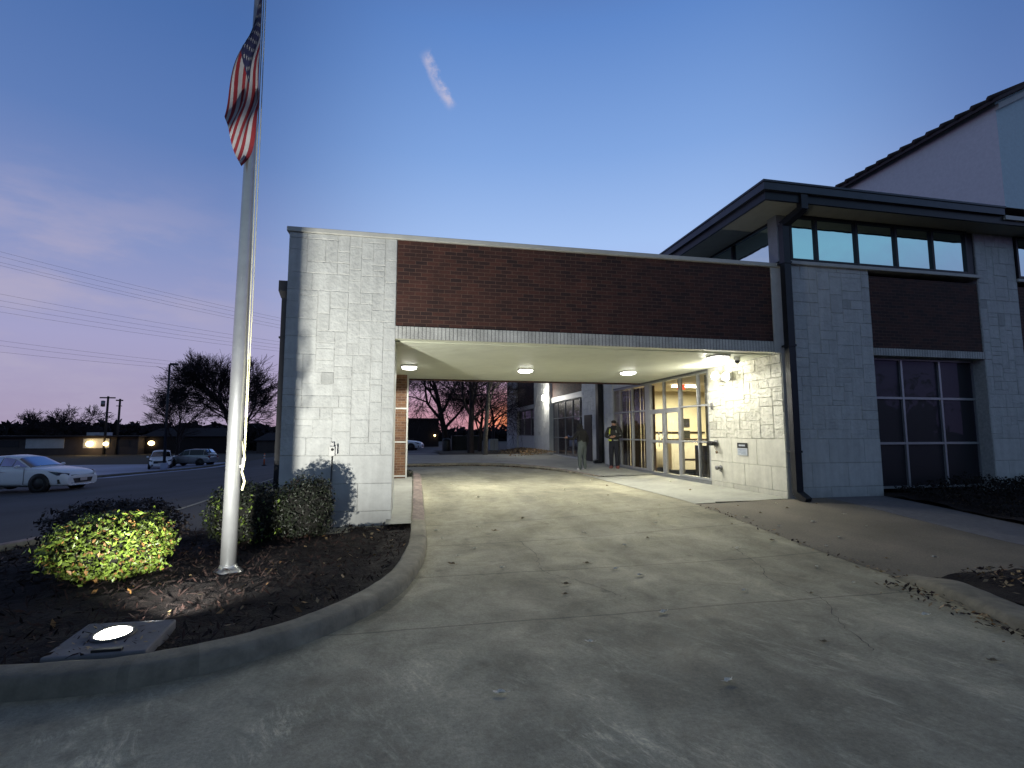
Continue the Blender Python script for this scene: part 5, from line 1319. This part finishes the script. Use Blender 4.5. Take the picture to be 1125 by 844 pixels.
tag(wk, 'thin black walking stick held beside the person in grey jeans', 'walking stick')
# figure facing us: black work jacket with yellow bands
v2 = {'pelvis':(0,0,.90),'waist':(0,0,1.05),'chest':(0,.0,1.28),'neck':(0,.01,1.49),'head':(0,-.02,1.58),'crown':(0,-.02,1.66),
 'shl':(-.19,0,1.40),'ell':(-.28,-.05,1.15),'wrl':(-.10,-.22,1.12),'shr':(.19,0,1.40),'elr':(.28,-.05,1.15),'wrr':(.10,-.24,1.16),
 'hil':(-.09,0,.86),'knl':(-.10,-.02,.48),'anl':(-.11,.02,.09),'tol':(-.13,-.13,.045),'hir':(.09,0,.86),'knr':(.10,-.02,.48),'anr':(.11,.02,.09),'tor':(.13,-.13,.045)}
rad2 = dict(rad); rad2.update({'chest':(.20,.14),'waist':(.175,.135),'pelvis':(.175,.135),'shl':.095,'shr':.095,'ell':.07,'elr':.07,'hil':.12,'hir':.12,'knl':.09,'knr':.09,'anl':.075,'anr':.075,'neck':.06,'head':(.075,.09),'crown':(.06,.07)})
e2 = ed(0,0,1,2,3); e2[2] = ('chest','neck',0)
ex2 = hand((-.10,-.22,1.12), (1,-.15,.1), 1, 3)+hand((.10,-.24,1.16), (-1,-.1,-.1), -1, 3)
ex2 += [('ball',(0,-.115,1.585),(.014,.022,.022),3),('ball',(-.09,-.01,1.585),(.012,.02,.03),3),('ball',(.09,-.01,1.585),(.012,.02,.03),3),('ball',(-.032,-.098,1.615),(.014,.008,.009),4),('ball',(.032,-.098,1.615),(.014,.008,.009),4),('tube',[(-.025,-.102,1.54),(0,-.108,1.538),(.025,-.102,1.54)],.006,5)]
pz2_ = ground(6.9,16.45)+.014
p2 = person('person in a black work jacket with yellow bands by the glass', (6.95,16.45,pz2_), R(-35), {'v':v2,'e':e2}, [M['cloth_jacket'],M['cloth_navy'],M['shoe_red'],M['skin'],M['hair'],M['shoe_red']], rad2, ex2)
mb = MB(); mb.ball((0,0,1.655), (.095,.105,.065), 14); mb.build('hair', M['hair'], p2)
mb = MB(); mb.tube([(0,-.0,1.42),(0,-.015,1.47),(0,-.02,1.53)], [.13,.12,.095], 12); mb.build('scarf', M['cloth_black'], p2)
mb = MB(); mb.tube([(-.11,-.115,1.42),(-.12,-.155,1.30),(-.12,-.16,1.22)], [.02,.024,.022], 6); mb.tube([(-.17,-.12,1.03),(-.10,-.16,1.02),(-.06,-.165,1.02)], [.035,.04,.035], 6); mb.build('yellow_band', M['hi_vis'], p2)
for pts in ([(.10,-.13,1.36),(.12,-.16,1.28)], [(.02,-.165,1.02),(.10,-.16,1.02),(.17,-.11,1.03)], [(.27,-.12,1.2),(.22,-.16,1.17)]):
    mb = MB(); mb.tube(pts, .02, 6); mb.build('grey_band', M['tape_grey'], p2)

# ------------------------------------------------------------------ dusk sky
world = bpy.data.worlds.new('World'); sc.world = world; world.use_nodes = True
nt = world.node_tree; nt.nodes.clear()
out = nt.nodes.new('ShaderNodeOutputWorld'); bg = nt.nodes.new('ShaderNodeBackground')
tc = nt.nodes.new('ShaderNodeTexCoord')
nrm = N(nt, 'ShaderNodeVectorMath', operation='NORMALIZE'); L(nt, tc.outputs['Generated'], nrm.inputs[0]); D = nrm.outputs['Vector']
sx = N(nt, 'ShaderNodeSeparateXYZ'); L(nt, D, sx.inputs[0])
def s2l(c): return tuple(((x/255)/12.92 if x/255 <= .04045 else ((x/255+.055)/1.055)**2.4) for x in c)+(1,)
def ramp(fac, stops):
    r = nt.nodes.new('ShaderNodeValToRGB'); L(nt, fac, r.inputs['Fac']); e = r.color_ramp.elements
    while len(e) < len(stops): e.new(.5)
    for i, (p, c) in enumerate(stops): e[i].position = p; e[i].color = s2l(c)
    return r.outputs['Color']
def dotv(v):
    v = Vector(v).normalized(); n = N(nt, 'ShaderNodeVectorMath', operation='DOT_PRODUCT'); L(nt, D, n.inputs[0]); n.inputs[1].default_value = v; return n.outputs['Value']
def mrange(v, a, b, c=0, d=1, smooth=True):
    r = N(nt, 'ShaderNodeMapRange'); r.interpolation_type = 'SMOOTHSTEP' if smooth else 'LINEAR'; L(nt, v, r.inputs['Value'])
    for k, x in zip(('From Min','From Max','To Min','To Max'), (a,b,c,d)): r.inputs[k].default_value = x
    return r.outputs['Result']
def mixc(f, a, b):
    m = N(nt, 'ShaderNodeMix', data_type='RGBA'); L(nt, f, m.inputs['Factor']); L(nt, a, m.inputs[6])
    if isinstance(b, tuple): m.inputs[7].default_value = b
    else: L(nt, b, m.inputs[7])
    return m.outputs[2]
def mth(op, a, b=None):
    m = N(nt, 'ShaderNodeMath', operation=op)
    for i, x in enumerate((a, b)):
        if x is None: continue
        if isinstance(x, (int, float)): m.inputs[i].default_value = x
        else: L(nt, x, m.inputs[i])
    return m.outputs[0]
SUN = R(14)
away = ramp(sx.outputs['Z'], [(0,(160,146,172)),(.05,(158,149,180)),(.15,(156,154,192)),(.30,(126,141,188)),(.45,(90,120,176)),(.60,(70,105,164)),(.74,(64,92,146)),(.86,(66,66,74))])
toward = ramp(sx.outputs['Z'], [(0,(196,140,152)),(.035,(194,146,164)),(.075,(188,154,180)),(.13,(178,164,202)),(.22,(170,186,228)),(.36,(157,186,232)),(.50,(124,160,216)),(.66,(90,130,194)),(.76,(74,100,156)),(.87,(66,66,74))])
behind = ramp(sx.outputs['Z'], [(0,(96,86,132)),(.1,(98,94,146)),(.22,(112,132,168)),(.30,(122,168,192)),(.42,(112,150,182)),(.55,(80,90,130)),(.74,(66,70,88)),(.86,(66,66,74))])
hor = N(nt, 'ShaderNodeCombineXYZ'); L(nt, sx.outputs['X'], hor.inputs[0]); L(nt, sx.outputs['Y'], hor.inputs[1])
hn = N(nt, 'ShaderNodeVectorMath', operation='NORMALIZE'); L(nt, hor.outputs[0], hn.inputs[0])
az = N(nt, 'ShaderNodeVectorMath', operation='DOT_PRODUCT'); L(nt, hn.outputs['Vector'], az.inputs[0]); az.inputs[1].default_value = (math.sin(SUN+R(6)), math.cos(SUN+R(6)), 0)
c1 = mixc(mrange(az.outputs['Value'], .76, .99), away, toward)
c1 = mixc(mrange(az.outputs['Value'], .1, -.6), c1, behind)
c1 = mixc(mth('MULTIPLY', mrange(dotv((.27,.962,.0)), .984, .9992), mrange(sx.outputs['Z'], .115, .02)), c1, s2l((250,146,92)))
# low pink cloud bank on the left
mp = N(nt, 'ShaderNodeMapping'); mp.inputs['Scale'].default_value = (2.2,2.2,7); L(nt, D, mp.inputs['Vector'])
cn_ = N(nt, 'ShaderNodeTexNoise', Scale=1.6, Detail=7.0, Roughness=.6); L(nt, mp.outputs['Vector'], cn_.inputs['Vector'])
cm = mth('MULTIPLY', mth('MULTIPLY', mrange(cn_.outputs['Fac'], .42, .66, 0, .8), mrange(az.outputs['Value'], .0, .35)), mth('MULTIPLY', mrange(sx.outputs['Z'], .45, .2), mrange(az.outputs['Value'], .95, .6)))
c1 = mixc(cm, c1, s2l((168,162,188)))
# pink bars of cloud over the glow
mp2 = N(nt, 'ShaderNodeMapping'); mp2.inputs['Scale'].default_value = (3,3,26); L(nt, D, mp2.inputs['Vector'])
cn2 = N(nt, 'ShaderNodeTexNoise', Scale=1.4, Detail=6.0); L(nt, mp2.outputs['Vector'], cn2.inputs['Vector'])
cm2 = mth('MULTIPLY', mrange(cn2.outputs['Fac'], .45, .66, 0, .55), mth('MULTIPLY', mrange(sx.outputs['Z'], .17, .08), mrange(az.outputs['Value'], .93, .99)))
c1 = mixc(cm2, c1, s2l((150,110,140)))
# short contrail
ct = Vector((.0298,.8024,.5961)).normalized(); ce = Vector((.0585,.8265,.5599))-Vector((.0043,.7791,.6268)); ce.normalize(); cnv = ct.cross(ce).normalized()
wn = N(nt, 'ShaderNodeTexNoise', Scale=28.0, Detail=6.0, Roughness=.7); L(nt, D, wn.inputs['Vector'])
u_ = dotv(ce); u0 = ct.dot(ce); uu = mth('SUBTRACT', u_, u0)
vv = mth('ADD', dotv(cnv), mth('MULTIPLY', mth('SUBTRACT', wn.outputs['Fac'], .5), .030))
# slight bend
vv = mth('ADD', vv, mth('MULTIPLY', mth('MULTIPLY', uu, uu), 1.6))
cmask = mth('MULTIPLY', mrange(mth('ABSOLUTE', vv), .0125, .002), mrange(mth('ABSOLUTE', uu), .052, .030))
cmask = mth('MULTIPLY', cmask, mrange(wn.outputs['Fac'], .34, .66, .12, .72)); front = mrange(dotv(ct), .9, .95); cmask = mth('MULTIPLY', cmask, front)
c1 = mixc(cmask, c1, s2l((196,188,205)))
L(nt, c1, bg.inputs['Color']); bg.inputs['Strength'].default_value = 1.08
sky = N(nt, 'ShaderNodeTexSky', sky_type='NISHITA'); sky.sun_disc = False; sky.sun_elevation = R(-2.5); sky.sun_rotation = SUN
bg2 = nt.nodes.new('ShaderNodeBackground'); L(nt, sky.outputs[0], bg2.inputs['Color']); bg2.inputs['Strength'].default_value = .05
ad = nt.nodes.new('ShaderNodeAddShader'); L(nt, bg.outputs[0], ad.inputs[0]); L(nt, bg2.outputs[0], ad.inputs[1]); L(nt, ad.outputs[0], out.inputs['Surface'])
sl = bpy.data.lights.new('sun', 'SUN'); sl.energy = .03; sl.angle = R(20); sl.color = (1,.7,.5)
so = bpy.data.objects.new('sun', sl); col.objects.link(so); so.rotation_euler = Vector((-math.sin(SUN),-math.cos(SUN),-.08)).to_track_quat('-Z','Y').to_euler()

# ------------------------------------------------------------------ camera and render
cam = bpy.data.cameras.new('camera'); cam.sensor_width = 36; cam.lens = 544/1125*36; cam.clip_end = 2000; cam.clip_start = .05
co = bpy.data.objects.new('camera', cam); col.objects.link(co); co.location = (0,0,1.6); co.rotation_euler = (R(90+5.55), 0, R(-11.33)); sc.camera = co
sc.render.engine = 'CYCLES'
sc.view_settings.view_transform = 'Standard'; sc.view_settings.look = 'None'; sc.view_settings.exposure = 0; sc.view_settings.gamma = 1
cy_ = sc.cycles; cy_.use_denoising = True; cy_.max_bounces = 8; cy_.transparent_max_bounces = 12; cy_.sample_clamp_indirect = 6; cy_.caustics_reflective = False; cy_.caustics_refractive = False
for o in list(bpy.data.objects):
    if o.users_collection == () : bpy.data.objects.remove(o)
